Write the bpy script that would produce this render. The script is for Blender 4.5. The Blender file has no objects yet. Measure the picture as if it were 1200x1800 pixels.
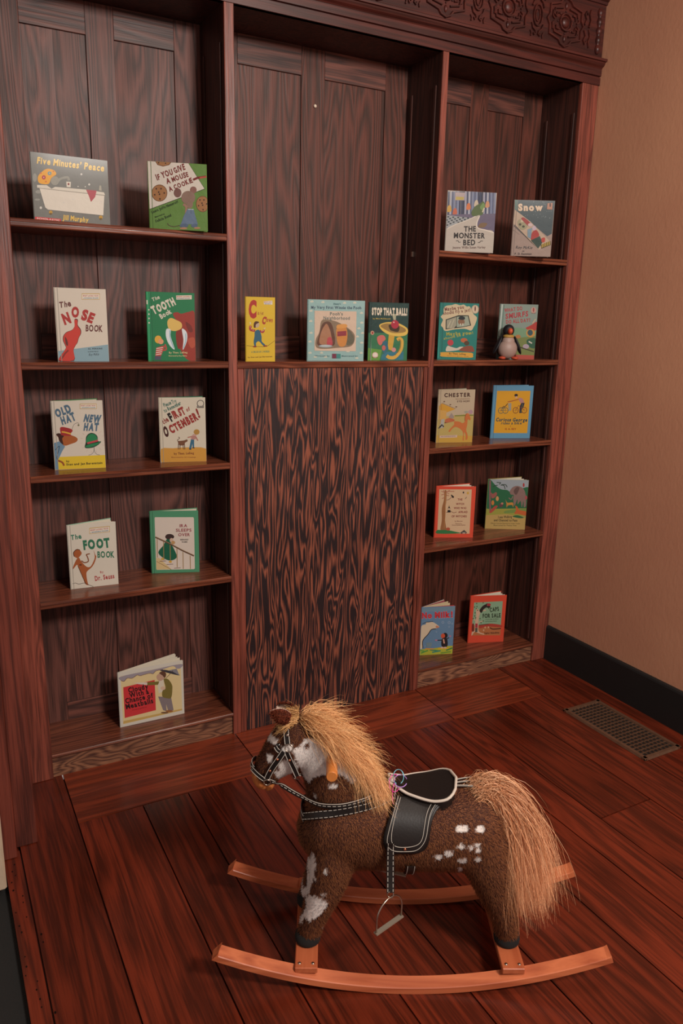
import bpy, bmesh, math, random
import numpy as np
from mathutils import Vector, Matrix, Euler
from mathutils.bvhtree import BVHTree
S = bpy.context.scene
C = S.collection
D = bpy.data
rnd = random.Random(7)
R = math.radians

# ------------------------------------------------------------------ camera
CAM_LOC = Vector((-0.28807, -2.67474, 1.65806))
CAM_ROT = Euler((1.325407, -0.021947, -0.496817), 'XYZ')
FPX = 1343.18
cam = D.objects.new('camera', D.cameras.new('camera'))
C.objects.link(cam)
cam.location = CAM_LOC
cam.rotation_euler = CAM_ROT
cam.data.sensor_fit = 'VERTICAL'
cam.data.sensor_height = 36.0
cam.data.lens = FPX / 1800 * 36.0
cam.data.clip_start = 0.02
S.camera = cam
CAM_M = CAM_ROT.to_matrix()

# ------------------------------------------------------------------ world, lights, exposure
w = D.worlds.new('world')
S.world = w
w.use_nodes = True
w.node_tree.nodes['Background'].inputs[0].default_value = (1.0, 0.84, 0.78, 1)
w.node_tree.nodes['Background'].inputs[1].default_value = 0.34


def area(name, loc, target, sx, sy, power, col):
    l = D.lights.new(name, 'AREA')
    l.shape = 'RECTANGLE'
    l.size = sx
    l.size_y = sy
    l.energy = power
    l.color = col
    o = D.objects.new(name, l)
    C.objects.link(o)
    o.location = loc
    o.rotation_euler = (Vector(target) - Vector(loc)).to_track_quat('-Z', 'Y').to_euler()
    return o


area('key_light', (1.2, -3.9, 3.05), (1.1, -0.2, 1.1), 0.6, 0.5, 112, (1.0, 0.93, 0.86))  # unseen key light behind the camera, direction taken from the book shadows
area('overhead_fill', (1.3, -1.9, 3.25), (1.25, -1.3, 0.0), 0.7, 0.7, 14, (1.0, 0.86, 0.74))  # added soft fill above the floor, no fixture there
S.view_settings.view_transform = 'Standard'
S.view_settings.look = 'None'
S.view_settings.gamma = 1.0
S.view_settings.use_curve_mapping = False
S.view_settings.exposure = 0.14


# ------------------------------------------------------------------ small helpers
def srgb(c):
    if isinstance(c, str):
        c = c.lstrip('#')
        c = tuple(int(c[i:i + 2], 16) / 255 for i in (0, 2, 4))
    return tuple((x / 12.92 if x <= 0.04045 else ((x + 0.055) / 1.055) ** 2.4) for x in c)


def ray_dir(px, py):
    return CAM_M @ Vector(((px - 600) / FPX, -(py - 900) / FPX, -1.0))


def on_plane(px, py, axis, val):
    d = ray_dir(px, py)
    t = (val - CAM_LOC[axis]) / d[axis]
    return CAM_LOC + d * t


def project(p):
    q = CAM_M.transposed() @ (Vector(p) - CAM_LOC)
    return 600 + FPX * q.x / -q.z, 900 - FPX * q.y / -q.z


def tag(o, label=None, cat=None, group=None, kind=None):
    if label:
        o['label'] = label
    if cat:
        o['category'] = cat
    if group:
        o['group'] = group
    if kind:
        o['kind'] = kind
    return o


def empty(name, loc=(0, 0, 0), rz=0.0):
    o = D.objects.new(name, None)
    C.objects.link(o)
    o.location = loc
    o.rotation_euler = (0, 0, rz)
    o.empty_display_size = 0.05
    return o


class MB:
    """collects geometry for one mesh; per-face colour + board seed"""

    def __init__(s):
        s.v = []
        s.f = []
        s.col = []
        s.brd = []
        s.sm = []

    def add(s, verts, faces, col=(1, 1, 1), brd=None, smooth=False):
        b = len(s.v)
        s.v.extend([tuple(p) for p in verts])
        if brd is None:
            brd = (rnd.random(), rnd.random(), rnd.random())
        for f in faces:
            s.f.append([b + i for i in f])
            s.col.append(col)
            s.brd.append(brd)
            s.sm.append(smooth)
        return s

    def box(s, x0, x1, y0, y1, z0, z1, bevel=0.0012, col=(1, 1, 1), brd=None, mat=None):
        if bevel <= 0 or min(x1 - x0, y1 - y0, z1 - z0) < bevel * 2.2:
            v = [(x, y, z) for x in (x0, x1) for y in (y0, y1) for z in (z0, z1)]
            f = [(0, 1, 3, 2), (4, 6, 7, 5), (0, 4, 5, 1), (2, 3, 7, 6), (0, 2, 6, 4), (1, 5, 7, 3)]
        else:
            bm = bmesh.new()
            bmesh.ops.create_cube(bm, size=1.0)
            for q in bm.verts:
                q.co = Vector(((x0 + x1) / 2 + q.co.x * (x1 - x0), (y0 + y1) / 2 + q.co.y * (y1 - y0), (z0 + z1) / 2 + q.co.z * (z1 - z0)))
            bmesh.ops.bevel(bm, geom=bm.edges[:], offset=bevel, segments=1, affect='EDGES')
            bm.verts.index_update()
            v = [q.co.copy() for q in bm.verts]
            f = [[q.index for q in ff.verts] for ff in bm.faces]
            bm.free()
        if mat is not None:
            v = [mat @ Vector(p) for p in v]
        return s.add(v, f, col, brd)

    def extrude(s, prof, a0, a1, axis='X', col=(1, 1, 1), brd=None, smooth=False):
        """closed profile polygon; axis X: (y,z) ; Y: (x,z) ; Z: (x,y)"""
        n = len(prof)

        def P(a, q):
            return {'X': (a, q[0], q[1]), 'Y': (q[0], a, q[1]), 'Z': (q[0], q[1], a)}[axis]
        v = [P(a0, q) for q in prof] + [P(a1, q) for q in prof]
        f = [(i, (i + 1) % n, n + (i + 1) % n, n + i) for i in range(n)]
        f += [list(range(n))[::-1], list(range(n, 2 * n))]
        return s.add(v, f, col, brd, smooth)

    def tube(s, pts, r, n=8, col=(1, 1, 1), cap=True, brd=None, closed=False, flat=1.0):
        pts = [Vector(p) for p in pts]
        m = len(pts)
        rr = r if hasattr(r, '__len__') else [r] * m
        vs = []
        up = None
        for i, p in enumerate(pts):
            if closed:
                t = pts[(i + 1) % m] - pts[i - 1]
            else:
                t = pts[min(i + 1, m - 1)] - pts[max(i - 1, 0)]
            if t.length < 1e-9:
                t = Vector((0, 0, 1))
            t.normalize()
            if up is None:
                up = Vector((0, 0, 1)) if abs(t.z) < 0.9 else Vector((1, 0, 0))
            a = up - t * up.dot(t)
            if a.length < 1e-6:
                a = t.orthogonal()
            a.normalize()
            up = a
            b = t.cross(a)
            for k in range(n):
                an = 2 * math.pi * k / n
                vs.append(p + a * (math.cos(an) * rr[i]) + b * (math.sin(an) * rr[i] * flat))
        fs = []
        for i in range(m if closed else m - 1):
            j = (i + 1) % m
            for k in range(n):
                fs.append((i * n + k, i * n + (k + 1) % n, j * n + (k + 1) % n, j * n + k))
        if cap and not closed:
            fs.append(list(range(n))[::-1])
            fs.append(list(range((m - 1) * n, m * n)))
        return s.add(vs, fs, col, brd, True)

    def lathe(s, prof, center=(0, 0, 0), n=20, col=(1, 1, 1), mat=None, brd=None):
        """prof: (r, z) list around z"""
        vs = []
        for r, z in prof:
            for k in range(n):
                a = 2 * math.pi * k / n
                p = Vector((r * math.cos(a), r * math.sin(a), z))
                if mat is not None:
                    p = mat @ p
                vs.append(p + Vector(center))
        fs = []
        m = len(prof)
        for i in range(m - 1):
            for k in range(n):
                fs.append((i * n + k, i * n + (k + 1) % n, (i + 1) * n + (k + 1) % n, (i + 1) * n + k))
        s.add(vs, fs, col, brd, True)
        s.add(vs[:n], [list(range(n))[::-1]], col, brd, False)
        return s.add(vs[-n:], [list(range(n))], col, brd, False)

    def ellipsoid(s, c, r, col=(1, 1, 1), mat=None, n=20, m=12, brd=None):
        vs = []
        fs = []
        c = Vector(c)
        for i in range(m + 1):
            th = math.pi * i / m
            for k in range(n):
                a = 2 * math.pi * k / n
                p = Vector((r[0] * math.sin(th) * math.cos(a), r[1] * math.sin(th) * math.sin(a), r[2] * math.cos(th)))
                if mat is not None:
                    p = mat @ p
                vs.append(c + p)
        for i in range(m):
            for k in range(n):
                fs.append((i * n + k, (i + 1) * n + k, (i + 1) * n + (k + 1) % n, i * n + (k + 1) % n))
        return s.add(vs, fs, col, brd, True)

    def build(s, name, mat, parent=None, loc=None):
        me = D.meshes.new(name)
        me.from_pydata(s.v, [], s.f)
        me.update()
        nl = len(me.loops)
        tot = np.zeros(len(s.f), dtype=np.int32)
        me.polygons.foreach_get('loop_total', tot)
        col = np.ones((len(s.f), 4), dtype=np.float32)
        col[:, :3] = np.array(s.col, dtype=np.float32)
        ca = me.color_attributes.new('Col', 'FLOAT_COLOR', 'CORNER')
        ca.data.foreach_set('color', np.repeat(col, tot, axis=0).ravel())
        ba = me.attributes.new('brd', 'FLOAT_VECTOR', 'FACE')
        ba.data.foreach_set('vector', np.array(s.brd, dtype=np.float32).ravel())
        me.polygons.foreach_set('use_smooth', np.array(s.sm, dtype=bool))
        me.materials.append(mat)
        me.validate()
        o = D.objects.new(name, me)
        C.objects.link(o)
        if parent is not None:
            o.parent = parent
        if loc is not None:
            o.location = loc
        return o


# ------------------------------------------------------------------ materials
def newmat(name):
    m = D.materials.new(name)
    m.use_nodes = True
    nt = m.node_tree
    b = nt.nodes['Principled BSDF']
    return m, nt, b


def N(nt, typ, **kw):
    n = nt.nodes.new(typ)
    for k, v in kw.items():
        setattr(n, k, v)
    return n


def mth(nt, op, a, b=None, clamp=False):
    n = nt.nodes.new('ShaderNodeMath')
    n.operation = op
    n.use_clamp = clamp
    for i, x in enumerate((a, b)):
        if x is None:
            continue
        if isinstance(x, (int, float)):
            n.inputs[i].default_value = x
        else:
            nt.links.new(x, n.inputs[i])
    return n.outputs[0]


def ramp(nt, fac, stops, interp='LINEAR'):
    n = nt.nodes.new('ShaderNodeValToRGB')
    n.color_ramp.interpolation = interp
    e = n.color_ramp.elements
    while len(e) < len(stops):
        e.new(0.5)
    for i, (p, c) in enumerate(stops):
        e[i].position = p
        e[i].color = (*c, 1) if len(c) == 3 else c
    nt.links.new(fac, n.inputs[0])
    return n.outputs[0]


def mixc(nt, mode, fac, a, b):
    n = nt.nodes.new('ShaderNodeMix')
    n.data_type = 'RGBA'
    n.blend_type = mode
    for i, x in ((0, fac), (6, a), (7, b)):
        if isinstance(x, (int, float)):
            n.inputs[i].default_value = x
        elif isinstance(x, tuple):
            n.inputs[i].default_value = (*x, 1)
        else:
            nt.links.new(x, n.inputs[i])
    return n.outputs[2]


def wood(name, dark, light, axis='Z', freq=7.0, stretch=0.14, rings=9.0, lo=0.3, hi=0.8, fib=0.5, rough=0.42,
         bump=0.25, tone=0.35, coat=0.0, detail=2.0, dist=0.6, blotch=0.3, spec=0.4):
    m, nt, b = newmat(name)
    L = nt.links.new
    tc = N(nt, 'ShaderNodeTexCoord')
    at = N(nt, 'ShaderNodeAttribute', attribute_name='brd')
    sc = N(nt, 'ShaderNodeVectorMath', operation='MULTIPLY_ADD')
    L(at.outputs['Vector'], sc.inputs[0])
    sc.inputs[1].default_value = (13, 17, 19)
    L(tc.outputs['Object'], sc.inputs[2])
    i = 'XYZ'.index(axis)

    def mapped(k, st):
        mp = N(nt, 'ShaderNodeMapping')
        s = [k, k, k]
        s[i] = k * st
        mp.inputs['Scale'].default_value = s
        L(sc.outputs[0], mp.inputs['Vector'])
        return mp.outputs[0]
    n1 = N(nt, 'ShaderNodeTexNoise')
    n1.inputs['Scale'].default_value = 1.0
    n1.inputs['Detail'].default_value = detail
    n1.inputs['Roughness'].default_value = 0.45
    n1.inputs['Distortion'].default_value = dist
    L(mapped(freq, stretch), n1.inputs['Vector'])
    r = mth(nt, 'MULTIPLY', n1.outputs['Fac'], rings)
    r = mth(nt, 'FRACT', r)
    r = mth(nt, 'PINGPONG', mth(nt, 'MULTIPLY', r, 2.0), 1.0)
    n2 = N(nt, 'ShaderNodeTexNoise')
    n2.inputs['Scale'].default_value = 1.0
    n2.inputs['Detail'].default_value = 3.0
    L(mapped(240, 0.03), n2.inputs['Vector'])
    n3 = N(nt, 'ShaderNodeTexNoise')
    n3.inputs['Scale'].default_value = 1.0
    n3.inputs['Detail'].default_value = 3.0
    L(mapped(5.0, 0.5), n3.inputs['Vector'])
    f = mth(nt, 'ADD', r, mth(nt, 'MULTIPLY', mth(nt, 'SUBTRACT', n2.outputs['Fac'], 0.5), fib * 2))
    base = ramp(nt, f, [(lo, dark), (hi, light)])
    sep = N(nt, 'ShaderNodeSeparateXYZ')
    L(at.outputs['Vector'], sep.inputs[0])
    tn = mth(nt, 'ADD', mth(nt, 'MULTIPLY', sep.outputs[0], tone), 1 - tone / 2)
    bl = mth(nt, 'ADD', mth(nt, 'MULTIPLY', n3.outputs['Fac'], blotch * 2), 1 - blotch)
    k = mth(nt, 'MULTIPLY', tn, bl)
    cmb = N(nt, 'ShaderNodeCombineXYZ')
    for q in range(3):
        L(k, cmb.inputs[q])
    colr = mixc(nt, 'MULTIPLY', 1.0, base, cmb.outputs[0])
    L(colr, b.inputs['Base Color'])
    rr = mth(nt, 'ADD', mth(nt, 'MULTIPLY', n3.outputs['Fac'], 0.25), rough - 0.12)
    L(rr, b.inputs['Roughness'])
    b.inputs['Specular IOR Level'].default_value = spec
    b.inputs['Coat Weight'].default_value = coat
    b.inputs['Coat Roughness'].default_value = 0.18
    bp = N(nt, 'ShaderNodeBump')
    bp.inputs['Strength'].default_value = bump
    bp.inputs['Distance'].default_value = 0.002
    L(f, bp.inputs['Height'])
    L(bp.outputs[0], b.inputs['Normal'])
    return m


def plain(name, col, rough=0.5, metal=0.0, spec=0.5, noise=0.08, nscale=60, bump=0.0, coat=0.0, sheen=0.0, usecol=False):
    m, nt, b = newmat(name)
    L = nt.links.new
    tc = N(nt, 'ShaderNodeTexCoord')
    n = N(nt, 'ShaderNodeTexNoise')
    n.inputs['Scale'].default_value = nscale
    n.inputs['Detail'].default_value = 3
    L(tc.outputs['Object'], n.inputs['Vector'])
    k = mth(nt, 'ADD', mth(nt, 'MULTIPLY', n.outputs['Fac'], noise * 2), 1 - noise)
    cmb = N(nt, 'ShaderNodeCombineXYZ')
    for q in range(3):
        L(k, cmb.inputs[q])
    if usecol:
        a = N(nt, 'ShaderNodeAttribute', attribute_name='Col')
        src = a.outputs['Color']
    else:
        src = tuple(col)
    L(mixc(nt, 'MULTIPLY', 1.0, src, cmb.outputs[0]), b.inputs['Base Color'])
    b.inputs['Roughness'].default_value = rough
    b.inputs['Metallic'].default_value = metal
    b.inputs['Specular IOR Level'].default_value = spec
    b.inputs['Coat Weight'].default_value = coat
    b.inputs['Coat Roughness'].default_value = 0.12
    b.inputs['Sheen Weight'].default_value = sheen
    if bump:
        bp = N(nt, 'ShaderNodeBump')
        bp.inputs['Strength'].default_value = bump
        bp.inputs['Distance'].default_value = 0.003
        L(n.outputs['Fac'], bp.inputs['Height'])
        L(bp.outputs[0], b.inputs['Normal'])
    return m


M = {}
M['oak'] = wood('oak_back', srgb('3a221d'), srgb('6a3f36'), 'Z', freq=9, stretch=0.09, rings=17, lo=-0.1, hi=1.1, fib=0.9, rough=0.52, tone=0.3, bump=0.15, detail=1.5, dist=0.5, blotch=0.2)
M['oak_shaded'] = wood('oak_back_shaded', srgb('33190f'), srgb('5d2e22'), 'Z', freq=9, stretch=0.09, rings=15, lo=-0.1, hi=1.1, fib=0.8, rough=0.52, tone=0.3, bump=0.15, detail=1.5, dist=0.5, blotch=0.2)  # same oak, weaker light of centre and right bays put into the colour
M['oak_h'] = wood('oak_rail', srgb('3a221e'), srgb('6f4136'), 'X', freq=9, stretch=0.08, rings=12, lo=-0.1, hi=1.1, fib=0.9, rough=0.5, tone=0.3, bump=0.15, detail=1.5)
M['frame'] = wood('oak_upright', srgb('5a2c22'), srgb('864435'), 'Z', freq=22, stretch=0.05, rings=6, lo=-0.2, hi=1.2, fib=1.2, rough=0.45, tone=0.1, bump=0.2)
M['side'] = wood('oak_side_shaded', srgb('2f1b17'), srgb('4d2a22'), 'Z', freq=14, stretch=0.06, rings=8, lo=-0.1, hi=1.1, fib=0.8, rough=0.5, tone=0.15, bump=0.12)  # same oak darkened, shade on the bay sides is in the colour
M['shelf'] = wood('oak_shelf', srgb('552b1e'), srgb('824832'), 'X', freq=16, stretch=0.06, rings=8, lo=-0.2, hi=1.2, fib=0.9, rough=0.26, tone=0.15, bump=0.06, spec=0.6)
M['plinth'] = wood('oak_plinth', srgb('4b2c22'), srgb('8d6046'), 'X', freq=14, stretch=0.25, rings=15, lo=-0.4, hi=1.4, fib=0.8, rough=0.6, tone=0.2, bump=0.2, detail=1.5, dist=0.3)
M['fir'] = wood('fir_plywood', srgb('251b1d'), srgb('8a4e3b'), 'Z', freq=22, stretch=0.11, rings=11, lo=0.40, hi=1.05, fib=0.8, rough=0.42, tone=0.0, bump=0.25, detail=1.5, dist=0.5, blotch=0.3)
M['cornice'] = wood('cornice_wood', srgb('331512'), srgb('50211a'), 'X', freq=12, stretch=0.05, rings=6, lo=-0.2, hi=1.2, fib=0.8, rough=0.42, tone=0.1, bump=0.08)
M['jamb'] = wood('jamb_wood', srgb('4c231b'), srgb('75382b'), 'Z', freq=20, stretch=0.05, rings=6, lo=-0.2, hi=1.2, fib=1.1, rough=0.45, tone=0.15, bump=0.15)
M['floor'] = wood('floor_planks', srgb('461a0f'), srgb('6d2917'), 'Y', freq=14, stretch=0.06, rings=6, lo=-0.8, hi=1.7, fib=1.0, rough=0.30, tone=0.38, bump=0.06, blotch=0.45, spec=0.38)
M['floor_x'] = wood('floor_border', srgb('5c2616'), srgb('83371f'), 'X', freq=14, stretch=0.06, rings=6, lo=-0.4, hi=1.4, fib=1.0, rough=0.30, tone=0.25, bump=0.06, blotch=0.4, spec=0.38)
M['gap'] = plain('floor_gap', srgb('1a0f0c'), 0.9)
M['rocker'] = wood('rocker_beech', srgb('a85535'), srgb('c87048'), 'X', freq=16, stretch=0.06, rings=3, lo=0.0, hi=1.0, fib=0.3, rough=0.4, tone=0.05, bump=0.05, blotch=0.08)
M['crossbar'] = wood('crossbar_beech', srgb('a04c2d'), srgb('bb6540'), 'Y', freq=16, stretch=0.06, rings=3, lo=0.0, hi=1.0, fib=0.3, rough=0.4, tone=0.05, bump=0.05, blotch=0.08)
M['peg'] = plain('handle_wood', srgb('c87a3c'), 0.35, noise=0.1)
M['black'] = plain('black_paint', srgb('191919'), 0.55, noise=0.15, nscale=20)
M['dark_carpet'] = plain('dark_carpet', srgb('191817'), 0.95, noise=0.4, nscale=300, bump=0.5)
M['cover'] = plain('cover_print', (1, 1, 1), 0.55, spec=0.25, noise=0.03, nscale=14, usecol=True, coat=0.06, bump=0.05)
M['mylar'] = plain('clear_wrapped_print', (1, 1, 1), 0.55, spec=0.25, noise=0.03, nscale=26, usecol=True, coat=0.10, bump=0.8)
M['paper'] = plain('paper', srgb('cfc7b4'), 0.85, noise=0.05)
M['leather'] = plain('black_leather', srgb('1d1715'), 0.42, spec=0.3, noise=0.2, nscale=200, bump=0.08)
M['stitch'] = plain('stitching', srgb('cfc6ba'), 0.8)
M['tread'] = plain('tread_metal', srgb('a09484'), 0.5, metal=0.5)
M['piping'] = plain('white_piping', srgb('c9bdb0'), 0.55)
M['metal'] = plain('nickel', srgb('b9aa9c'), 0.3, metal=1.0)
M['copper'] = plain('copper_stud', srgb('c07a5c'), 0.3, metal=1.0)
M['felt'] = plain('black_felt', srgb('141312'), 0.95, noise=0.3, nscale=400)
M['suede'] = plain('tan_suede', srgb('b5682f'), 0.8, noise=0.12, nscale=120)
M['fur'] = plain('plush_fur', (1, 1, 1), 0.75, noise=0.0, usecol=True, spec=0.2)
M['hair'] = plain('long_hair', (1, 1, 1), 0.5, noise=0.0, usecol=True, spec=0.35)
M['vcol'] = plain('painted', (1, 1, 1), 0.5, noise=0.05, usecol=True)
M['bronze'] = plain('bronze_vent', srgb('7d5c48'), 0.4, metal=0.5, noise=0.3, nscale=40)
M['bright'] = plain('chip_white', srgb('e5d5c0'), 0.6)


def plaster():
    m, nt, b = newmat('plaster_wall')
    L = nt.links.new
    tc = N(nt, 'ShaderNodeTexCoord')
    n1 = N(nt, 'ShaderNodeTexNoise')
    n1.inputs['Scale'].default_value = 2.2
    n1.inputs['Detail'].default_value = 4
    L(tc.outputs['Object'], n1.inputs['Vector'])
    mp = N(nt, 'ShaderNodeMapping')
    mp.inputs['Scale'].default_value = (60, 60, 32)
    L(tc.outputs['Object'], mp.inputs['Vector'])
    n2 = N(nt, 'ShaderNodeTexNoise')
    n2.inputs['Scale'].default_value = 1.0
    n2.inputs['Detail'].default_value = 5
    n2.inputs['Distortion'].default_value = 0.6
    L(mp.outputs[0], n2.inputs['Vector'])
    c = ramp(nt, n1.outputs['Fac'], [(0.3, srgb('bc8468')), (0.7, srgb('c68f70'))])
    L(c, b.inputs['Base Color'])
    b.inputs['Roughness'].default_value = 0.55
    bp = N(nt, 'ShaderNodeBump')
    bp.inputs['Strength'].default_value = 0.22
    bp.inputs['Distance'].default_value = 0.004
    L(n2.outputs['Fac'], bp.inputs['Height'])
    L(bp.outputs[0], b.inputs['Normal'])
    return m


M['plaster'] = plaster()
M['plaster_left'] = plain('cream_plaster', srgb('b9a48c'), 0.7, noise=0.15, nscale=30, bump=0.3)
M['ceiling'] = plain('ceiling_paint', srgb('8f7a66'), 0.9)

# ------------------------------------------------------------------ room shell
WX = 2.398        # right wall
DP = 0.2435       # bookcase depth


def struct(o):
    o['kind'] = 'structure'
    return o


# floor: one mesh of planks over a dark sub-floor
f = MB()
seams = [-0.155, 0.032, 0.25, 0.412, 0.63, 0.795, 1.005, 1.285, 1.50, 1.64, 1.89, 2.093, WX]
G = 0.0022
joints = {9: [-1.084], 3: [-2.2], 6: [-2.5], 11: [-1.9], 1: [-1.9]}
f.box(-0.205, WX, -4.2, 0.0, -0.05, -0.012, 0)
for k in range(len(seams) - 1):
    y1 = -0.302
    if k == 0 or k == len(seams) - 2:
        y1 = 0.02
    ys = [y1] + joints.get(k, []) + [-4.2]
    for a, b_ in zip(ys[:-1], ys[1:]):
        t = rnd.random()
        f.box(seams[k] + G, seams[k + 1] - G, b_ + G, a - G, -0.02, rnd.uniform(-0.0006, 0.0), 0.0, brd=(t, rnd.random(), rnd.random()))
f.box(-0.205, -0.155 - G, -4.2, -0.36, -0.02, 0.0, 0.0)
for k in range(34):
    x, y, q = rnd.choice((-0.193, -0.176, -0.147)) + rnd.uniform(-.006, .006), -0.42 - k * 0.03 + rnd.uniform(-.01, .01), rnd.uniform(.0016, .003)
    f.add([(x + q * math.cos(a_), y + q * 1.6 * math.sin(a_), 0.0004) for a_ in (0, 1, 2, 3, 4, 5)], [(0, 1, 2, 3, 4, 5)], brd=(-2.5, 0, 0))
struct(f.build('floor', M['floor']))
f = MB()
for a, b_, sd in ((0.032, 0.707, 0.75), (0.707, 1.593, 0.9), (1.593, 2.093, 0.5)):
    f.box(a + G, b_ - G, -0.300, 0.02, -0.02, 0.0002, 0.0, brd=(sd, rnd.random(), rnd.random()))
struct(f.build('floor', M['floor_x']))
# lower dark floor beyond the threshold at the left
f = MB()
f.box(-1.6, -0.205, -4.2, 0.3, -0.08, -0.02, 0)
struct(f.build('floor', M['dark_carpet']))

# right wall and its black baseboard
f = MB()
f.box(WX, WX + 0.12, -4.2, 0.5, -0.05, 3.7, 0)
struct(f.build('wall_right', M['plaster']))
f = MB()
f.extrude([(WX, 0), (WX - 0.016, 0), (WX - 0.016, 0.168), (WX - 0.013, 0.176), (WX - 0.004, 0.180), (WX, 0.180)], -4.2, -0.001, 'Y')
struct(f.build('baseboard_right', M['black']))
# wall behind the bookcase
f = MB()
f.box(-1.6, WX, 0.30, 0.42, -0.05, 3.7, 0)
struct(f.build('wall_back', M['plaster']))
f = MB()
f.box(-1.6, WX + 0.12, -4.2, 0.42, 3.7, 3.5, 0)
struct(f.build('ceiling', M['ceiling']))
# wall end / door casing standing forward of the bookcase on the left
f = MB()
f.box(-0.165, -0.100, -0.345, -0.002, 0.0, 3.7, 0.003)
struct(f.build('trim_1', M['jamb']))
f = MB()
f.box(-0.235, -0.166, -0.392, -0.20, 0.0, 3.7, 0.003)
struct(f.build('trim_2', M['jamb']))
f = MB()
f.box(-0.9, -0.236, -0.30, 0.30, -0.02, 3.7, 0.0)
struct(f.build('wall_left', M['plaster_left']))
door = MB()
door.box(-0.60, -0.209, -0.53, -0.49, 0.002, 2.1, 0.006)
struct(door.build('door_1', M['plaster_left']))

# ------------------------------------------------------------------ bookcase
X0, X1, X1b, X2, X2b, X3, X4 = 0.0, 0.70, 0.7344, 1.578, 1.606, 2.3035, 2.396
TOP = 2.661
bc = empty('bookcase', (0, 0, 0))
tag(bc, 'tall dark oak built-in bookcase with three bays, carved top and plywood lower panel', 'bookcase')


def part(name, mb, mat, parent=bc, label=None):
    o = mb.build(name, M[mat], parent)
    if label:
        o['label'] = label
    return o


def back_panel(xa, xb, stl, ml, mr, str_, zlow, mat='oak'):
    """frame-and-panel back: stile left to stl, muntin ml..mr, stile right from str_"""
    y0 = DP
    m = MB()
    for a, b_ in ((stl, ml), (mr, str_)):
        xs = [a - 0.004, a + (b_ - a) * rnd.uniform(0.42, 0.58), b_ + 0.004]
        for i in range(2):
            m.box(xs[i], xs[i + 1], y0 + 0.007, y0 + 0.016, zlow, TOP - 0.05, 0.0)
    o = part('back_panel', m, mat)
    for a, b_, nm in ((xa, stl, 'stile'), (str_, xb, 'stile'), (ml, mr, 'muntin')):
        m = MB()
        m.box(a, b_, y0, y0 + 0.02, zlow, TOP, 0.001)
        m.build(nm, M[mat], o)
    rails = [(2.561, TOP), (1.478, 1.592)]
    if zlow < 0.5:
        rails.append((zlow, 0.168))
    for za, zb in rails:
        for a, b_ in ((stl, ml), (mr, str_)):
            r = MB()
            r.box(a, b_, y0 - 0.0005, y0 + 0.02, za, zb, 0.001)
            r.build('rail', M['oak_h'], o)
    return o


back_panel(X0 - 0.05, X1, 0.098, 0.304, 0.397, 0.604, 0.02)
back_panel(X1b, X2, 0.840, 1.098, 1.198, 1.473, 1.42, 'oak_shaded')
back_panel(X2b, X3, 1.706, 1.903, 1.997, 2.199, 0.02, 'oak_shaded')

for a, b_, ya in ((-0.098, 0.0, 0.0), (X1, X1b, 0.0), (X2, X2b, 0.0), (X3, X4, 0.0)):
    m = MB()
    if b_ - a > 0.05:
        m.box(a, b_, 0.0, 0.022, 0.0, TOP, 0.002)
    else:
        m.box(a, b_, 0.0, 0.008, 0.0, TOP, 0.0015)
    u = part('upright', m, 'frame')
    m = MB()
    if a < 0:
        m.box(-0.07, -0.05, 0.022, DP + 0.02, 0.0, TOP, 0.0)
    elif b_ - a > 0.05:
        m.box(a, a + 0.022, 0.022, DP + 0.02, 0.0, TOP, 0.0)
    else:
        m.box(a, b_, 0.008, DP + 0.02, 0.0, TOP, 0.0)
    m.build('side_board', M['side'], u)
# slotted wooden strips the shelves hang on
for x, s in ((X1, -1), (X2, -1), (X3, -1)):
    for y in (0.040, 0.205):
        m = MB()
        xa, xb = (x - 0.005, x) if s < 0 else (x, x + 0.005)
        m.box(xa, xb, y - 0.007, y + 0.007, 0.11 if x != X2 else 1.52, 2.55, 0.0015)
        for k in range(90):
            z = 0.14 + k * 0.027
            if z > 2.5 or (x == X2 and z < 1.55):
                continue
            m.add([(xa - 0.0003, y - 0.0015, z - 0.0015), (xa - 0.0003, y + 0.0015, z - 0.0015), (xa - 0.0003, y + 0.0015, z + 0.0015), (xa - 0.0003, y - 0.0015, z + 0.0015)], [(0, 1, 2, 3)], brd=(-2, 0, 0))
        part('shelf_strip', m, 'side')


def shelf(xa, xb, z, yb=DP, th=0.024):
    m = MB()
    pr = [(0.004, z - th), (0.0015, z - th + 0.003), (0.001, z - 0.0135), (0.004, z - 0.0125), (0.004, z - 0.0105), (0.0, z - 0.0095), (-0.001, z - 0.003), (0.002, z), (yb, z), (yb, z - th)]
    m.extrude(pr[::-1], xa, xb, 'X')
    return part('shelf', m, 'shelf')


for z in (1.943, 1.505, 1.132, 0.684):
    shelf(X0 + 0.0005, X1 - 0.0005, z)
    shelf(X2b + 0.0005, X3 - 0.0005, z)
shelf(X1b + 0.0005, X2 - 0.0005, 1.503)
for xa, xb in ((X0, X1), (X2b, X3)):
    m = MB()
    z = 0.095
    m.extrude([(0.003, z - 0.014), (0.0, z - 0.010), (0.0, z - 0.003), (0.003, z), (DP, z), (DP, z - 0.014)][::-1], xa - 0.0, xb, 'X')
    part('bottom_shelf', m, 'shelf')
    m = MB()
    m.box(xa, xb, 0.010, 0.03, 0.0, z - 0.014, 0.001)
    part('plinth', m, 'plinth')
# lower centre: framed fir plywood panel
m = MB()
m.box(0.762, 1.558, 0.006, 0.02, 0.001, 1.478, 0.0, brd=(0.5, 0.3, 0.7))
pp = part('plywood_panel', m, 'fir', label='plywood panel with bold wavy dark and orange grain')
for a, b_, ya, yb in ((X1b + 0.0008, 0.759, 0.0015, 0.02), (1.561, X2 - 0.0008, 0.0015, 0.02), (X2 - 0.0006, X2 + 0.012, -0.0025, 0.004)):
    m = MB()
    m.box(a, b_, ya, yb, 0.0, 1.478, 0.0015)
    part('panel_stile', m, 'frame')
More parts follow.
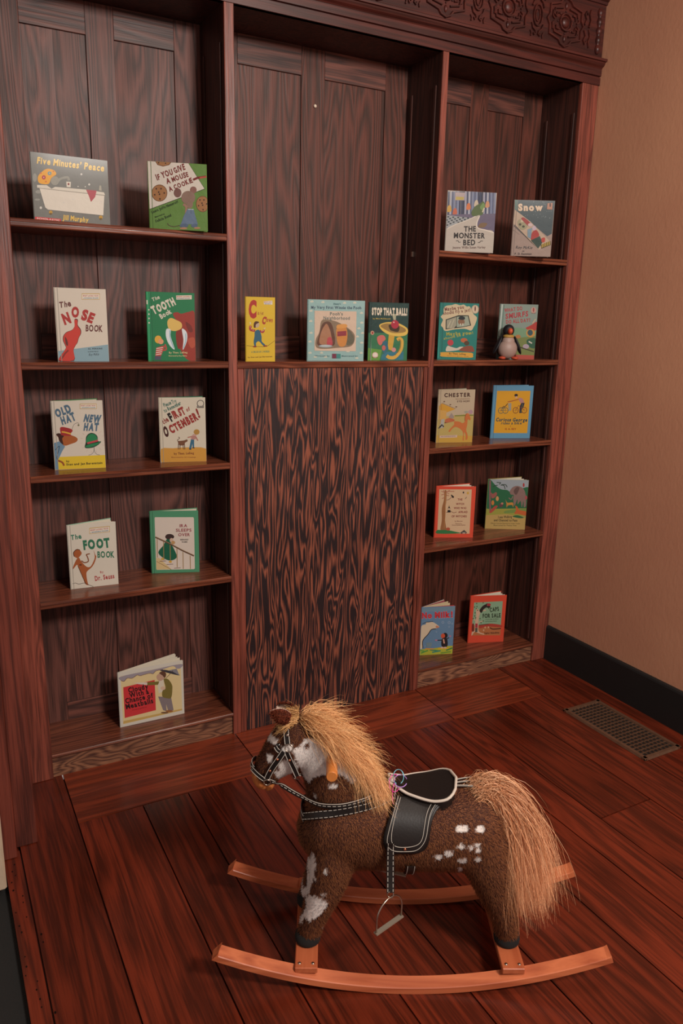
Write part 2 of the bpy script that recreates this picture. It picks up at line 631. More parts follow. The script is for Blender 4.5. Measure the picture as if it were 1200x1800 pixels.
# roof of the bays, fascia, mouldings, frieze, crown
m = MB()
m.box(-0.098, X4, 0.004, DP + 0.02, TOP, TOP + 0.02, 0)
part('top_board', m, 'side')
m = MB()
prof = [(0.02, TOP), (-0.002, TOP), (-0.002, TOP + 0.030), (0.003, TOP + 0.0315), (0.003, TOP + 0.034), (-0.006, TOP + 0.036), (-0.006, TOP + 0.062),
        (-0.009, TOP + 0.066), (-0.018, TOP + 0.072), (-0.023, TOP + 0.080), (-0.0245, TOP + 0.084), (-0.033, TOP + 0.085), (-0.034, TOP + 0.093), (-0.030, TOP + 0.096),
        (-0.010, TOP + 0.097), (-0.010, TOP + 0.101), (-0.003, TOP + 0.106), (0.02, TOP + 0.106)]
m.extrude(prof, -0.098, WX + 0.012, 'X')
part('moulding', m, 'cornice')
m = MB()
m.box(-0.098, X4, 0.0, 0.03, TOP + 0.106, 3.02, 0)
fz = part('carved_frieze', m, 'cornice')
m = MB()
m.extrude([(0.02, 2.965), (-0.006, 2.965), (-0.008, 2.975), (-0.016, 2.98), (-0.020, 2.995), (-0.035, 3.02), (-0.06, 3.045), (-0.062, 3.06), (-0.07, 3.063), (-0.07, 3.08), (0.02, 3.08)], -0.098, WX + 0.012, 'X')
part('crown', m, 'cornice')


def strap(m, pts, wd=0.009, h=0.007, y=0.0, closed=False):
    """raised flat band following a polyline in the XZ plane"""
    pts = [Vector((p[0], p[1])) for p in pts]
    n = len(pts)
    vs = []
    for i, p in enumerate(pts):
        if closed:
            t = pts[(i + 1) % n] - pts[i - 1]
        else:
            t = pts[min(i + 1, n - 1)] - pts[max(i - 1, 0)]
        t.normalize()
        q = Vector((-t.y, t.x))
        a, b_, c, d = p - q * wd / 2, p - q * wd * 0.3, p + q * wd * 0.3, p + q * wd / 2
        vs += [(a.x, y, a.y), (b_.x, y - h, b_.y), (c.x, y - h, c.y), (d.x, y, d.y)]
    fs = []
    for i in range(n if closed else n - 1):
        j = (i + 1) % n
        for k in range(3):
            fs.append((i * 4 + k, j * 4 + k, j * 4 + k + 1, i * 4 + k + 1))
    if not closed:
        fs += [(0, 1, 2, 3), ((n - 1) * 4 + 3, (n - 1) * 4 + 2, (n - 1) * 4 + 1, (n - 1) * 4)]
    m.add(vs, fs)


def arc(cx, cz, r, a0, a1, n=12, rz=None):
    rz = rz or r
    return [(cx + r * math.cos(R(a0 + (a1 - a0) * i / n)), cz + rz * math.sin(R(a0 + (a1 - a0) * i / n))) for i in range(n + 1)]


carv = MB()
ZC = 2.862
for k in range(5):
    cx = 2.174 - 0.2985 * k
    # outer stepped frame
    o_ = [(-.085, -.052), (-.034, -.066), (-.022, -.080), (0, -.088), (.022, -.080), (.034, -.066), (.085, -.052), (.085, -.02), (.098, 0), (.085, .02),
          (.085, .052), (.034, .066), (.022, .080), (0, .088), (-.022, .080), (-.034, .066), (-.085, .052), (-.085, .02), (-.098, 0), (-.085, -.02)]
    strap(carv, [(cx + a, ZC + b_) for a, b_ in o_], 0.010, 0.008, closed=True)
    for sx in (-1, 1):
        for sz in (-1, 1):
            g = [(.018, .05), (.06, .042), (.066, .022), (.052, .014), (.05, .028), (.036, .03)]
            strap(carv, [(cx + sx * a, ZC + sz * b_) for a, b_ in g], 0.008, 0.008)
            g = [(.068, .034), (.071, .012), (.06, .004)]
            strap(carv, [(cx + sx * a, ZC + sz * b_) for a, b_ in g], 0.007, 0.007)
    strap(carv, arc(cx, ZC, 0.031, 0, 342, 19), 0.008, 0.009, closed=True)
    carv.ellipsoid((cx, 0.0, ZC), (0.021, 0.012, 0.021), n=18, m=10)
    for a in range(0, 360, 45):
        carv.ellipsoid((cx + .040 * math.cos(R(a)), 0, ZC + .040 * math.sin(R(a))), (0.004, 0.006, 0.004), n=8, m=6)
    for sz in (-1, 1):
        carv.ellipsoid((cx, 0, ZC + sz * .060), (0.007, 0.008, 0.013), n=10, m=8)
    # oval between the frames
    ox = cx - 0.149
    strap(carv, arc(ox, ZC, 0.022, 0, 342, 19, rz=0.038), 0.007, 0.008, closed=True)
    strap(carv, arc(ox, ZC, 0.011, 0, 330, 11, rz=0.022), 0.005, 0.006, closed=True)
    for sz in (-1, 1):
        for sx in (-1, 1):
            strap(carv, [(ox + sx * a, ZC + sz * b_) for a, b_ in ((.030, .03), (.022, .048), (.010, .056), (.006, .066), (.014, .072), (.018, .064))], 0.007, 0.008)
            strap(carv, [(ox + sx * a, ZC + sz * b_) for a, b_ in ((.034, .058), (.028, .068), (.03, .078))], 0.006, 0.007)
for sz in (-1, 1):
    strap(carv, [(2.174 + a, ZC + sz * b_) for a, b_ in ((.104, .01), (.114, .03), (.104, .048), (.112, .06), (.120, .05))], 0.008, 0.008)
    strap(carv, [(2.174 + a, ZC + sz * b_) for a, b_ in ((.13, .004), (.138, .03), (.13, .05), (.136, .07))], 0.008, 0.008)
carv.build('carving', M['cornice'], fz)
sp = MB()
prof = []
for i in range(33):
    t = i / 32
    prof.append((0.006 + 0.007 * abs(math.sin(t * math.pi * 5)), (t - 0.5) * 0.17))
sp.lathe(prof, (2.362, -0.002, ZC), 14)
sp.build('bead_column', M['cornice'], fz)

m = MB()
mt = Matrix.Rotation(R(90), 4, 'X')
m.lathe([(0.0005, 0.0), (0.006, 0.0), (0.0065, 0.004), (0.004, 0.008), (0.0005, 0.009)], (1.156, DP - 0.0006, 2.461), 12, mat=mt)
part('screw', m, 'bright', label='small white screw head')
m = MB()
m.box(X2 - 0.004, X2 - 0.0005, 0.148, 0.160, 1.925, 1.945, 0.0)
part('latch_plate', m, 'metal')

# ------------------------------------------------------------------ lettering
_gl = {}


def glyph(ch, bold):
    k = (ch, bold)
    if k in _gl:
        return _gl[k]
    cu = D.curves.new('t', 'FONT')
    cu.body = ch
    cu.size = 1.0
    cu.resolution_u = 3
    cu.offset = {0: 0.0, 1: 0.022, 2: 0.038, 3: 0.065}[int(bold)]
    ob = D.objects.new('t', cu)
    C.objects.link(ob)
    bpy.context.view_layer.update()
    dg = bpy.context.evaluated_depsgraph_get()
    me = ob.evaluated_get(dg).to_mesh()
    v = [(q.co.x, q.co.y) for q in me.vertices]
    f = [list(p.vertices) for p in me.polygons]
    ob.evaluated_get(dg).to_mesh_clear()
    D.objects.remove(ob)
    D.curves.remove(cu)
    if v:
        x0 = min(p[0] for p in v)
        x1 = max(p[0] for p in v)
        v = [(p[0] - x0, p[1]) for p in v]
        w_ = x1 - x0
    else:
        w_ = 0.25
    _gl[k] = (v, f, w_)
    return _gl[k]


def homography(src, dst):
    A = []
    B = []
    for (x, y), (u, v_) in zip(src, dst):
        A.append([x, y, 1, 0, 0, 0, -u * x, -u * y])
        B.append(u)
        A.append([0, 0, 0, x, y, 1, -v_ * x, -v_ * y])
        B.append(v_)
    return np.append(np.linalg.solve(np.array(A, float), np.array(B, float)), 1).reshape(3, 3)


class Art:
    """flat print on the front cover; coordinates are those of a reference drawing whose
    four corners are given by quad (TL,TR,BR,BL)"""

    def __init__(s, quad, w_, h_, mb, t=0.0):
        s.H = homography(quad, [(0, h_), (w_, h_), (w_, 0), (0, 0)])
        s.w, s.h, s.mb, s.n, s.t = w_, h_, mb, 1, t
        s.quadh = quad[3][1] - quad[0][1]

    def p(s, x, y):
        q = s.H @ np.array([x, y, 1.0])
        return (min(max(q[0] / q[2], 0.0004), s.w - 0.0004), -s.t - 0.00002 * s.n, min(max(q[1] / q[2], 0.0004), s.h - 0.0004))

    def raw(s, pts, col, faces=None):
        v = [s.p(*q) for q in pts]
        if faces is None:
            a = sum(v[i][0] * v[(i + 1) % len(v)][2] - v[(i + 1) % len(v)][0] * v[i][2] for i in range(len(v)))
            idx = list(range(len(v)))
            if a < 0:
                idx = idx[::-1]
            faces = [idx]
        s.mb.add(v, faces, srgb(col))
        s.n += 1
        return s

    poly = raw

    def blob(s, pts, col, n=5):
        """closed smooth curve through the points"""
        out = []
        m = len(pts)
        for i in range(m):
            p0, p1, p2, p3 = [pts[(i + k) % m] for k in (-1, 0, 1, 2)]
            for j in range(n):
                t = j / n
                out.append(tuple(0.5 * (2 * p1[k] + (p2[k] - p0[k]) * t + (2 * p0[k] - 5 * p1[k] + 4 * p2[k] - p3[k]) * t * t + (3 * p1[k] - p0[k] - 3 * p2[k] + p3[k]) * t ** 3) for k in (0, 1)))
        return s.raw(out, col)

    def ell(s, cx, cy, rx, ry, col, rot=0, n=22):
        c, q = math.cos(R(rot)), math.sin(R(rot))
        return s.raw([(cx + rx * math.cos(a) * c - ry * math.sin(a) * q, cy + rx * math.cos(a) * q + ry * math.sin(a) * c) for a in [2 * math.pi * i / n for i in range(n)]], col)

    def line(s, pts, wd, col, smooth=False):
        if smooth and len(pts) > 2:
            out = []
            m = len(pts)
            for i in range(m - 1):
                p0, p1, p2, p3 = pts[max(i - 1, 0)], pts[i], pts[i + 1], pts[min(i + 2, m - 1)]
                for j in range(5):
                    t = j / 5
                    out.append(tuple(0.5 * (2 * p1[k] + (p2[k] - p0[k]) * t + (2 * p0[k] - 5 * p1[k] + 4 * p2[k] - p3[k]) * t * t + (3 * p1[k] - p0[k] - 3 * p2[k] + p3[k]) * t ** 3) for k in (0, 1)))
            out.append(pts[-1])
            pts = out
        L_, Rr = [], []
        for i, p in enumerate(pts):
            a = pts[max(i - 1, 0)]
            b_ = pts[min(i + 1, len(pts) - 1)]
            dx, dy = b_[0] - a[0], b_[1] - a[1]
            l = math.hypot(dx, dy) or 1
            nx, ny = -dy / l * wd / 2, dx / l * wd / 2
            L_.append((p[0] + nx, p[1] + ny))
            Rr.append((p[0] - nx, p[1] - ny))
        n = len(pts)
        s.raw(L_ + Rr, col, [(i, i + 1, n + i + 1, n + i) for i in range(n - 1)])
        return s

    def T(s, txt, x0, y0, x1, y1, h, col, bold=True, jit=0.0, shear=0.0, gap=0.11, seed=1):
        """text whose baseline runs from (x0,y0) to (x1,y1), capital height h"""
        rg = random.Random(seed + len(txt))
        if bold is True and h / abs(s.quadh) > 0.055:
            bold = 3 if h / abs(s.quadh) > 0.1 else 2
        lay = []
        x = 0.0
        for ch in txt:
            if ch == ' ':
                x += 0.32
                continue
            v, f, wd = glyph(ch, bold)
            lay.append((ch, x, v, f, wd))
            x += wd + gap
        tot = max(x - gap, 0.1)
        L_ = math.hypot(x1 - x0, y1 - y0)
        ux, uy = (x1 - x0) / L_, (y1 - y0) / L_
        kx = L_ / tot
        ky = h / 0.70
        for ch, ox, v, f, wd in lay:
            r = rg.uniform(-1, 1) * jit
            sc = 1 + rg.uniform(-0.6, 0.6) * jit
            dy = rg.uniform(-0.3, 0.3) * jit * h
            c, q = math.cos(r), math.sin(r)
            out = []
            for vx, vy in v:
                a = (vx - wd / 2) * kx * sc
                b_ = vy * ky * sc + dy
                a2, b2 = a * c - b_ * q, a * q + b_ * c
                a2 += (ox + wd / 2) * kx + shear * b2
                out.append((x0 + ux * a2 + uy * b2, y0 + uy * a2 - ux * b2))
            s.raw(out, col, f)
            s.n -= 1
        s.n += 1
        return s

    def quadr(s, x0, y0, x1, y1, col):
        return s.raw([(x0, y0), (x1, y0), (x1, y1), (x0, y1)], col)


M['cover2'] = M['cover']


def book(name, pos, yaw, w_, h_, quad, art, base, label, back='cfc9bd', spine=None, fan=10, soft=False, group=None, leaves=(0.25, 0.6), pagecol='cfc7b4', leafcols=None, hinge=True, wrap=False):
    e = empty(name, pos, R(yaw))
    tag(e, label, 'book', group)
    bt = 0.0008 if soft else 0.0024
    spw = 0.003 if soft else 0.008
    m = MB()
    m.box(0, w_, 0, bt, 0, h_, 0.0003 if soft else 0.0006, col=srgb(base))
    A = Art(quad, w_, h_, m)
    art(A)
    if hinge and not soft:
        for x in (0.0105,):
            m.add([(x - .0009, -0.0005, 0.001), (x + .0009, -0.0005, 0.001), (x + .0009, -0.0005, h_ - .001), (x - .0009, -0.0005, h_ - .001)], [(0, 1, 2, 3)], tuple(q * 0.55 for q in srgb(base)))
    m.build('front_cover', M['mylar' if wrap else 'cover'], e)
    # spine
    th = R(fan)
    m = MB()
    sc = srgb(spine or base)
    ins = 0.003 if not soft else 0.0
    pts = []
    n = 6
    bx, by = -spw * math.sin(th / 2) * 0.2, spw
    m.extrude([(0.0, 0.0), (-0.0015, 0.0015), (-0.0018, spw * 0.5), (-0.0015, spw - 0.0015), (0.0, spw), (bt, spw), (bt, 0.0)][::-1], 0, h_, 'Z', col=sc)
    m.build('spine', M['cover'], e)
    # back cover, hinged at the spine
    Rm = Matrix.Translation((0, spw, 0)) @ Matrix.Rotation(th, 4, 'Z')
    m = MB()
    m.box(0, w_, -bt, 0, 0, h_, 0.0003 if soft else 0.0006, col=srgb(back), mat=Rm)
    m.build('back_cover', M['cover'], e)
    # pages: a block lying against each cover plus loose leaves between
    m = MB()
    pc = srgb(pagecol)
    zi, zo = (0.0008, h_ - 0.0008) if soft else (0.003, h_ - 0.003)
    wp = w_ - (0.001 if soft else 0.004)
    tk = 0.0011 if soft else 0.0022
    m.box(0.001, wp, bt + 0.0001, bt + tk, zi, zo, 0, col=pc)
    m.box(0.001, wp, -bt - tk, -bt - 0.0001, zi, zo, 0, col=pc, mat=Rm)
    for i, fr in enumerate(leaves):
        a = th * fr
        Rl = Matrix.Translation((0.001, bt + (spw - 2 * bt) * fr, 0)) @ Matrix.Rotation(a, 4, 'Z')
        c = srgb(leafcols[i]) if leafcols else pc
        m.box(0.0, wp - 0.001 - 0.004 * (i % 2), -0.0005, 0.0005, zi, zo - (0.001 * (i % 2)), 0, col=c, mat=Rl)
    m.build('pages', M['paper'] if not leafcols else M['vcol'], e)
    return e


BOX_RED, INK = 'a03a3a', '1f1c1c'


def series_box(A, x0, y0, x1, y1, h, sl=0.0):
    """small boxed series line: two short rows of lettering"""
    d = (x1 - x0) * sl
    A.poly([(x0, y0), (x1, y0 + d), (x1, y0 + h + d), (x0, y0 + h)], 'b0904a')
    e = h * 0.07
    A.poly([(x0 + e, y0 + e * 1.6), (x1 - e, y0 + e * 1.6 + d), (x1 - e, y0 + h + d - e), (x0 + e, y0 + h - e)], 'd2cabb')
    A.T('BRIGHT and EARLY BOOK', x0 + 3 * e, y0 + h * .50, x1 - 3 * e, y0 + h * .50 + d, h * .25, BOX_RED)
    A.T('a BEGINNING READER', x0 + 3 * e, y0 + h * .86, x1 - 3 * e, y0 + h * .86 + d, h * .22, '3c6f86')


def a_five(A):
    for x, y, a, b_ in ((160, 640, 45, 25), (140, 750, 40, 14), (110, 440, 30, 60)):
        A.ell(x, y, a, b_, '8c8d86')
    A.blob([(160, 420), (230, 350), (300, 320), (390, 345), (420, 400), (350, 450), (310, 530), (210, 530), (160, 500)], 'd79a2c')
    A.ell(240, 440, 28, 30, 'a3343c').ell(240, 440, 10, 10, 'd0a0a0').ell(325, 385, 28, 26, '5c8c9c').ell(325, 385, 10, 10, 'd8a040')
    A.ell(200, 380, 12, 12, 'c4682c').ell(270, 500, 12, 12, 'c4682c').ell(380, 360, 10, 10, 'c4682c')
    A.line([(430, 520), (470, 470), (540, 450), (585, 450), (600, 490)], 34, '8a8a80', True)
    A.ell(400, 490, 60, 62, '8d8c82')
    A.poly([(140, 545), (280, 550), (350, 600), (400, 575), (820, 618), (1080, 660), (1095, 698), (140, 582)], 'c9c4b6')
    A.poly([(172, 590), (1085, 705), (1065, 975), (290, 895), (250, 860)], 'cdc7ba')
    A.line([(172, 590), (1085, 703)], 7, '8f8a7e')
    A.line([(172, 590), (250, 860), (290, 893), (1065, 975)], 5, '6c6a64')
    A.poly([(560, 505), (625, 510), (620, 585), (565, 580)], 'c9c4b6').ell(592, 540, 14, 16, '7c3030')
    A.poly([(835, 620), (980, 635), (960, 720), (900, 790), (870, 700)], 'a34a52')
    for x, y, r in ((775, 408, 14), (880, 550, 14), (188, 865, 18), (825, 580, 8), (650, 752, 9), (520, 795, 9), (1040, 788, 8), (725, 575, 8)):
        A.ell(x, y, r, r, 'c4c2ba')
    A.poly([(1010, 635), (1050, 640), (1045, 570), (1020, 565)], '9a978a')
    for x, y in ((330, 930), (1030, 1000)):
        A.ell(x, y, 26, 26, 'b08a38').ell(x, y + 20, 18, 14, '6a5426')
    A.T('Five Minutes’ Peace', 143, 240, 1085, 375, 88, 'dcb95c', seed=3)
    A.T('Jill Murphy', 497, 1030, 858, 1068, 66, 'd8b458')
    A.poly([(104, 1010), (470, 1040), (468, 1052), (104, 1030)], 'b8363a')
    A.poly([(100, 990), (475, 1022), (475, 1057), (100, 1032)], 'b8363a')
    A.T('SCHOLASTIC', 125, 1022, 455, 1050, 20, 'd8cfc4')


def cookie(A, x, y, rx, ry):
    A.ell(x, y, rx, ry, '5e3a26').ell(x, y, rx * .93, ry * .93, '8f6540')
    for a, b_ in ((-.4, -.5), (.2, -.5), (.6, 0), (0, .15), (-.6, .2), (.05, .7), (-.1, -.1)):
        A.ell(x + a * rx, y + b_ * ry, rx * .1, ry * .1, '35201a')


def a_mouse(A):
    A.poly([(50, 90), (800, 125), (1095, 600), (85, 965)], 'bfb8ad')
    A.line([(85, 965), (1095, 600)], 12, '33401f')
    A.line([(800, 125), (1095, 600)], 8, '33401f')
    A.poly([(190, 96), (480, 108), (440, 160), (330, 188), (230, 160)], '5e3a26')
    A.poly([(200, 96), (465, 108), (430, 150), (330, 175), (240, 150)], '8f6540').ell(250, 120, 14, 12, '35201a').ell(375, 128, 14, 12, '35201a')
    cookie(A, 262, 672, 142, 155)
    cookie(A, 1050, 880, 125, 150)
    A.line([(880, 430), (960, 395), (1125, 370)], 42, '6a2420').line([(1000, 395), (1130, 375)], 30, 'a04438')
    # small grey creature in blue dungarees, turned away
    A.ell(590, 670, 70, 85, '6a4a44').ell(880, 620, 62, 66, '7a564e')
    A.ell(785, 760, 130, 125, '7b6458').ell(810, 880, 60, 80, '7b6458')
    A.line([(740, 1060), (745, 930), (690, 880)], 44, '8a6a5a', True)
    A.poly([(770, 965), (880, 975), (905, 1080), (955, 1250), (640, 1250), (700, 1090)], '5a6c82')
    A.line([(780, 975), (880, 980)], 8, 'c8ccd0').line([(830, 975), (835, 1060)], 6, '34404f')
    A.ell(700, 1270, 80, 36, '4c5c72').ell(890, 1275, 62, 34, '4c5c72').ell(690, 1320, 70, 20, '9a7458').ell(940, 1320, 60, 18, '9a7458')
    A.line([(620, 1265), (520, 1285), (430, 1260), (400, 1220)], 12, '4a3a30', True)
    A.T('IF YOU GIVE', 225, 440, 740, 235, 105, '6e2a26', jit=.12)
    A.T('A MOUSE', 400, 505, 800, 365, 92, '6e2a26', jit=.12)
    A.T('A COOKIE', 445, 645, 880, 475, 88, '6e2a26', jit=.12)
    A.T('Laura Joffe Numeroff', 130, 1040, 605, 850, 48, '22301c')
    A.T('illustrated by', 180, 1120, 355, 1060, 26, '22301c')
    A.T('Felicia Bond', 200, 1205, 475, 1095, 50, '22301c')


def a_nose(A):
    A.poly([(170, 1285), (1090, 1165), (1115, 1480), (175, 1480)], '7c99a4')
    A.T('The', 200, 480, 420, 450, 110, '5c2f2c', jit=.1)
    A.T('N', 290, 790, 420, 745, 190, '9c2f2c')
    A.T('O', 420, 648, 560, 648, 175, '9c2f2c')
    A.T('S', 590, 690, 700, 715, 180, '9c2f2c')
    A.T('E', 700, 725, 800, 765, 170, '9c2f2c')
    A.T('BOOK', 680, 915, 990, 925, 115, '5c2f2c', jit=.05)
    # plain red pear-shaped figure with a long upright tip
    o_ = [(475, 700), (510, 685), (540, 710), (535, 800), (590, 880), (595, 960), (555, 1040), (530, 1130), (490, 1190), (455, 1280), (465, 1470), (180, 1475), (200, 1400), (310, 1240), (300, 1180), (262, 1090), (270, 1000), (330, 930), (430, 890), (480, 810)]
    A.blob(o_, '2a1714', 3)
    cx, cy = 420, 1080
    A.blob([(cx + (x - cx) * .94, cy + (y - cy) * .965) for x, y in o_], 'b83a30', 3)
    A.blob([(300, 1020), (340, 1080), (355, 1160), (340, 1190), (310, 1140)], '5a2c24')
    A.line([(230, 1440), (300, 1330), (360, 1270)], 30, '7a2c26')
    series_box(A, 610, 215, 940, 345, 115)
    A.T('AL PERKINS', 720, 1258, 985, 1252, 26, '2c2c30')
    A.T('ILLUSTRATED BY', 722, 1308, 915, 1303, 18, '2c2c30')
    A.T('Roy McKie', 735, 1375, 920, 1365, 44, '2c2c30', bold=False, shear=.3)


def a_tooth(A):
    # reference: zoom of [200,480,420,700]
    A.poly([(313, 183), (352, 183), (368, 848), (330, 848)], '2a8a5a')
    A.line([(356, 183), (372, 848)], 5, '15422c')
    for y in (355, 397, 438, 480):
        A.ell(340, y, 7, 8, 'c8c2b4')
    A.poly([(315, 262), (328, 262), (328, 305), (315, 300)], 'c8c2b4')
    A.blob([(570, 400), (610, 375), (650, 390), (720, 372), (778, 378), (785, 600), (786, 845), (700, 830), (640, 740), (600, 640), (600, 560), (640, 520)], '8a342a')
    A.blob([(600, 560), (650, 545), (665, 620), (655, 700), (620, 730), (600, 660)], '7a2c24')
    A.blob([(690, 470), (740, 500), (760, 560), (720, 560)], '6a2a24').blob([(710, 640), (770, 620), (780, 700), (740, 720)], 'a34c38')
    A.blob([(515, 470), (545, 432), (600, 450), (650, 480), (650, 530), (590, 557), (530, 540)], 'c8a95c')
    A.blob([(505, 540), (545, 545), (545, 610), (582, 735), (530, 690), (500, 610)], 'c6cfd2')
    A.line([(538, 550), (540, 620), (572, 722)], 6, '5c98ac', True)
    A.blob([(655, 535), (700, 570), (702, 650), (662, 740), (668, 640)], 'c6cfd2')
    A.line([(690, 580), (690, 650), (668, 725)], 6, '5c98ac', True)
    A.ell(425, 640, 34, 38, 'c79a3c').ell(450, 660, 26, 26, 'c8906c')
    A.poly([(405, 720), (470, 700), (490, 700), (450, 800), (395, 800)], 'a8433c')
    for k in range(4):
        A.line([(405 - k * 2, 728 + k * 20), (470 - k * 5, 718 + k * 20)], 7, 'd0c8bc')
    A.line([(465, 745), (500, 735), (490, 685)], 14, 'a8433c', True).poly([(393, 800), (450, 802), (452, 836), (388, 836)], '4a4a5c')
    A.T('The', 375, 275, 448, 245, 36, 'c6c0b0', jit=.1)
    A.T('TOOTH', 385, 395, 600, 298, 70, 'c6c0b0', jit=.08)
    A.T('Book', 457, 442, 560, 382, 46, 'c6c0b0', jit=.1)
    A.poly([(602, 215), (752, 210), (752, 250), (604, 255)], 'c4bcac')
    A.T('BRIGHT and EARLY', 608, 231, 745, 228, 11, BOX_RED)
    A.T('BEGINNING READER', 612, 249, 735, 246, 10, '3c6f86')
    A.T('By Theo. LeSieg', 527, 775, 705, 772, 17, 'c9b98a')
    A.T('Illustrated by Roy McKie', 524, 803, 700, 803, 12, 'c9b98a')


def a_oldhat(A):
    A.poly([(155, 1190), (1090, 1158), (1100, 1400), (230, 1420), (160, 1425)], 'cbb02e')
    A.poly([(150, 930), (160, 1420), (230, 1420), (220, 1250), (300, 1080), (350, 1000), (330, 960), (240, 900)], '64839a')
    A.line([(170, 1060), (250, 990), (200, 1200), (240, 1250)], 10, '223040', True)
    A.line([(210, 1250), (300, 1290), (330, 1350)], 34, '8a4a26', True)
    A.blob([(185, 770), (250, 760), (360, 780), (500, 800), (580, 850), (560, 910), (460, 950), (340, 980), (260, 900), (230, 830)], '9a552a')
    A.blob([(185, 770), (250, 750), (330, 800), (300, 850), (320, 960), (250, 900), (225, 820)], '3a1c14')
    A.blob([(265, 645), (350, 640), (490, 690), (450, 770), (480, 800), (300, 790), (270, 740)], '93292a')
    A.line([(290, 725), (360, 735), (460, 765)], 26, 'c8a03a', True)
    A.line([(480, 680), (520, 590), (590, 560), (610, 600)], 6, '3a3a3a', True).ell(600, 605, 18, 18, '6c6a50')
    A.blob([(730, 930), (740, 820), (800, 755), (880, 755), (945, 810), (960, 900), (1015, 910), (960, 970), (860, 1020), (740, 1030), (712, 1000)], '163022')
    A.blob([(745, 925), (755, 830), (810, 770), (880, 770), (930, 815), (945, 890), (860, 910)], '24784a')
    A.line([(760, 940), (860, 915), (955, 890)], 34, 'b04048', True)
    A.blob([(720, 1000), (800, 960), (960, 925), (1005, 912), (930, 975), (800, 1015)], '24784a')
    A.line([(880, 970), (880, 1080), (840, 1140), (780, 1160)], 6, '4c4c4c', True).line([(885, 970), (890, 1080), (930, 1140), (990, 1158)], 6, '4c4c4c', True)
    for a in range(0, 360, 24):
        A.line([(860 + 190 * math.cos(R(a)), 890 + 190 * math.sin(R(a))), (860 + 235 * math.cos(R(a)), 890 + 235 * math.sin(R(a)))], 4, 'b89a8c')
    A.T('OLD', 195, 455, 480, 350, 140, '4a6478', jit=.07)
    A.T('HAT', 300, 590, 560, 500, 140, '4a6478', jit=.07)
    A.T('NEW', 690, 530, 1000, 560, 130, '4a6478', jit=.05, shear=.15)
    A.T('HAT', 690, 695, 965, 705, 130, '4a6478', jit=.05, shear=.1)
    A.T('by', 375, 1285, 430, 1282, 36, '2c2a20')
    A.T('Stan and Jan Berenstain', 375, 1345, 1035, 1320, 40, '2c2a20')
    series_box(A, 628, 208, 935, 322, 95)


def a_oct(A):
    A.blob([(150, 1190), (400, 1175), (700, 1160), (1105, 1190), (1112, 1460), (160, 1470)], 'b9883a', 3)
    A.T('Please Try', 225, 310, 490, 205, 78, '1f5a52', jit=.1)
    A.T('to Remember', 235, 425, 585, 255, 78, '1f5a52', jit=.1)
    A.T('the', 205, 670, 330, 600, 110, '7c2a26', jit=.1)
    A.T('F', 370, 610, 430, 575, 170, '201414')
    A.T('IRST', 440, 555, 680, 440, 150, '8a2e2a', jit=.1)
    A.T('of', 700, 405, 775, 375, 80, '8a2e2a')
    A.T('O', 235, 930, 330, 905, 200, '3a1614')
    A.T('CTEMBER', 370, 860, 950, 560, 155, '8a2e2a', jit=.06)
    A.T('!', 945, 530, 985, 515, 180, '7c2420')
    A.ell(990, 235, 76, 76, '3a3434').ell(990, 235, 62, 62, 'bfb8a8').poly([(912, 285), (1060, 285), (1062, 325), (912, 325)], '3a3434')
    A.T('BEGINNER BOOKS', 918, 312, 1055, 312, 18, 'bfb8a8')
    A.ell(905, 835, 62, 58, 'a07a3a').poly([(830, 880), (900, 890), (890, 960), (850, 1000), (780, 990), (790, 930)], 'b08a80')
    for k in range(3):
        A.line([(800, 925 + k * 24), (890, 935 + k * 22)], 8, '8a3a36')
    A.line([(800, 930), (715, 950)], 22, 'a0665c').line([(890, 940), (930, 1020)], 22, 'a0665c')
    A.poly([(785, 990), (850, 995), (850, 1160), (820, 1165), (815, 1080), (790, 1190), (745, 1185)], '33607a')
    A.line([(745, 1195), (790, 1200)], 18, '20242c').line([(815, 1168), (860, 1172)], 16, '20242c')
    A.blob([(510, 1030), (560, 1020), (640, 1010), (700, 990), (710, 1030), (660, 1060), (640, 1110), (540, 1110)], '6a4530')
    for x in (520, 555, 615, 645):
        A.line([(x, 1080), (x - 5 + (x > 600) * 15, 1200)], 14, '5a3a2a')
    A.line([(515, 1035), (500, 1000), (545, 965), (520, 935)], 12, '5a3a2a', True)
    A.T('by Theo. LeSieg', 425, 1310, 845, 1300, 44, '6a2c20')
    A.T('Illustrated by Art Cumings', 370, 1375, 885, 1378, 22, '8a5030')


def a_foot(A):
    A.T('The', 165, 560, 385, 530, 100, '33705a', jit=.06)
    A.T('FOOT', 425, 755, 960, 700, 170, '2f6a50', jit=.06)
    A.T('BOOK', 705, 920, 1045, 915, 120, '2f6a50', jit=.07)
    A.T('By', 760, 1235, 825, 1225, 42, '9c3438')
    A.T('Dr. Seuss', 655, 1385, 1045, 1330, 92, '9c3438', jit=.08)
    series_box(A, 540, 320, 955, 455, 122, -0.1)
    # plain brown forked figure
    A.blob([(300, 930), (340, 930), (370, 985), (480, 1100), (560, 1100), (620, 1000), (650, 900), (625, 770), (660, 860), (680, 900), (650, 1010), (590, 1110), (500, 1190), (480, 1260), (510, 1440), (540, 1470), (460, 1450), (400, 1300), (310, 1090), (280, 1070), (215, 1150), (200, 1140), (250, 1010)], '99552e', 4)
    A.blob([(225, 810), (290, 745), (350, 770), (385, 830), (350, 890), (300, 930), (235, 890)], '99552e')
    A.line([(235, 900), (220, 820), (280, 755), (350, 765)], 14, '3a2014', True)
    A.line([(380, 980), (440, 1020), (520, 990), (500, 900), (480, 860), (550, 840)], 22, '7a4426', True)
    A.line([(310, 1090), (400, 1300), (470, 1450)], 10, '3a2014').line([(200, 1445), (260, 1430), (330, 1450), (440, 1430), (540, 1470), (620, 1500)], 8, '3a2a22', True)
    A.ell(360, 1065, 30, 14, '5a3018')


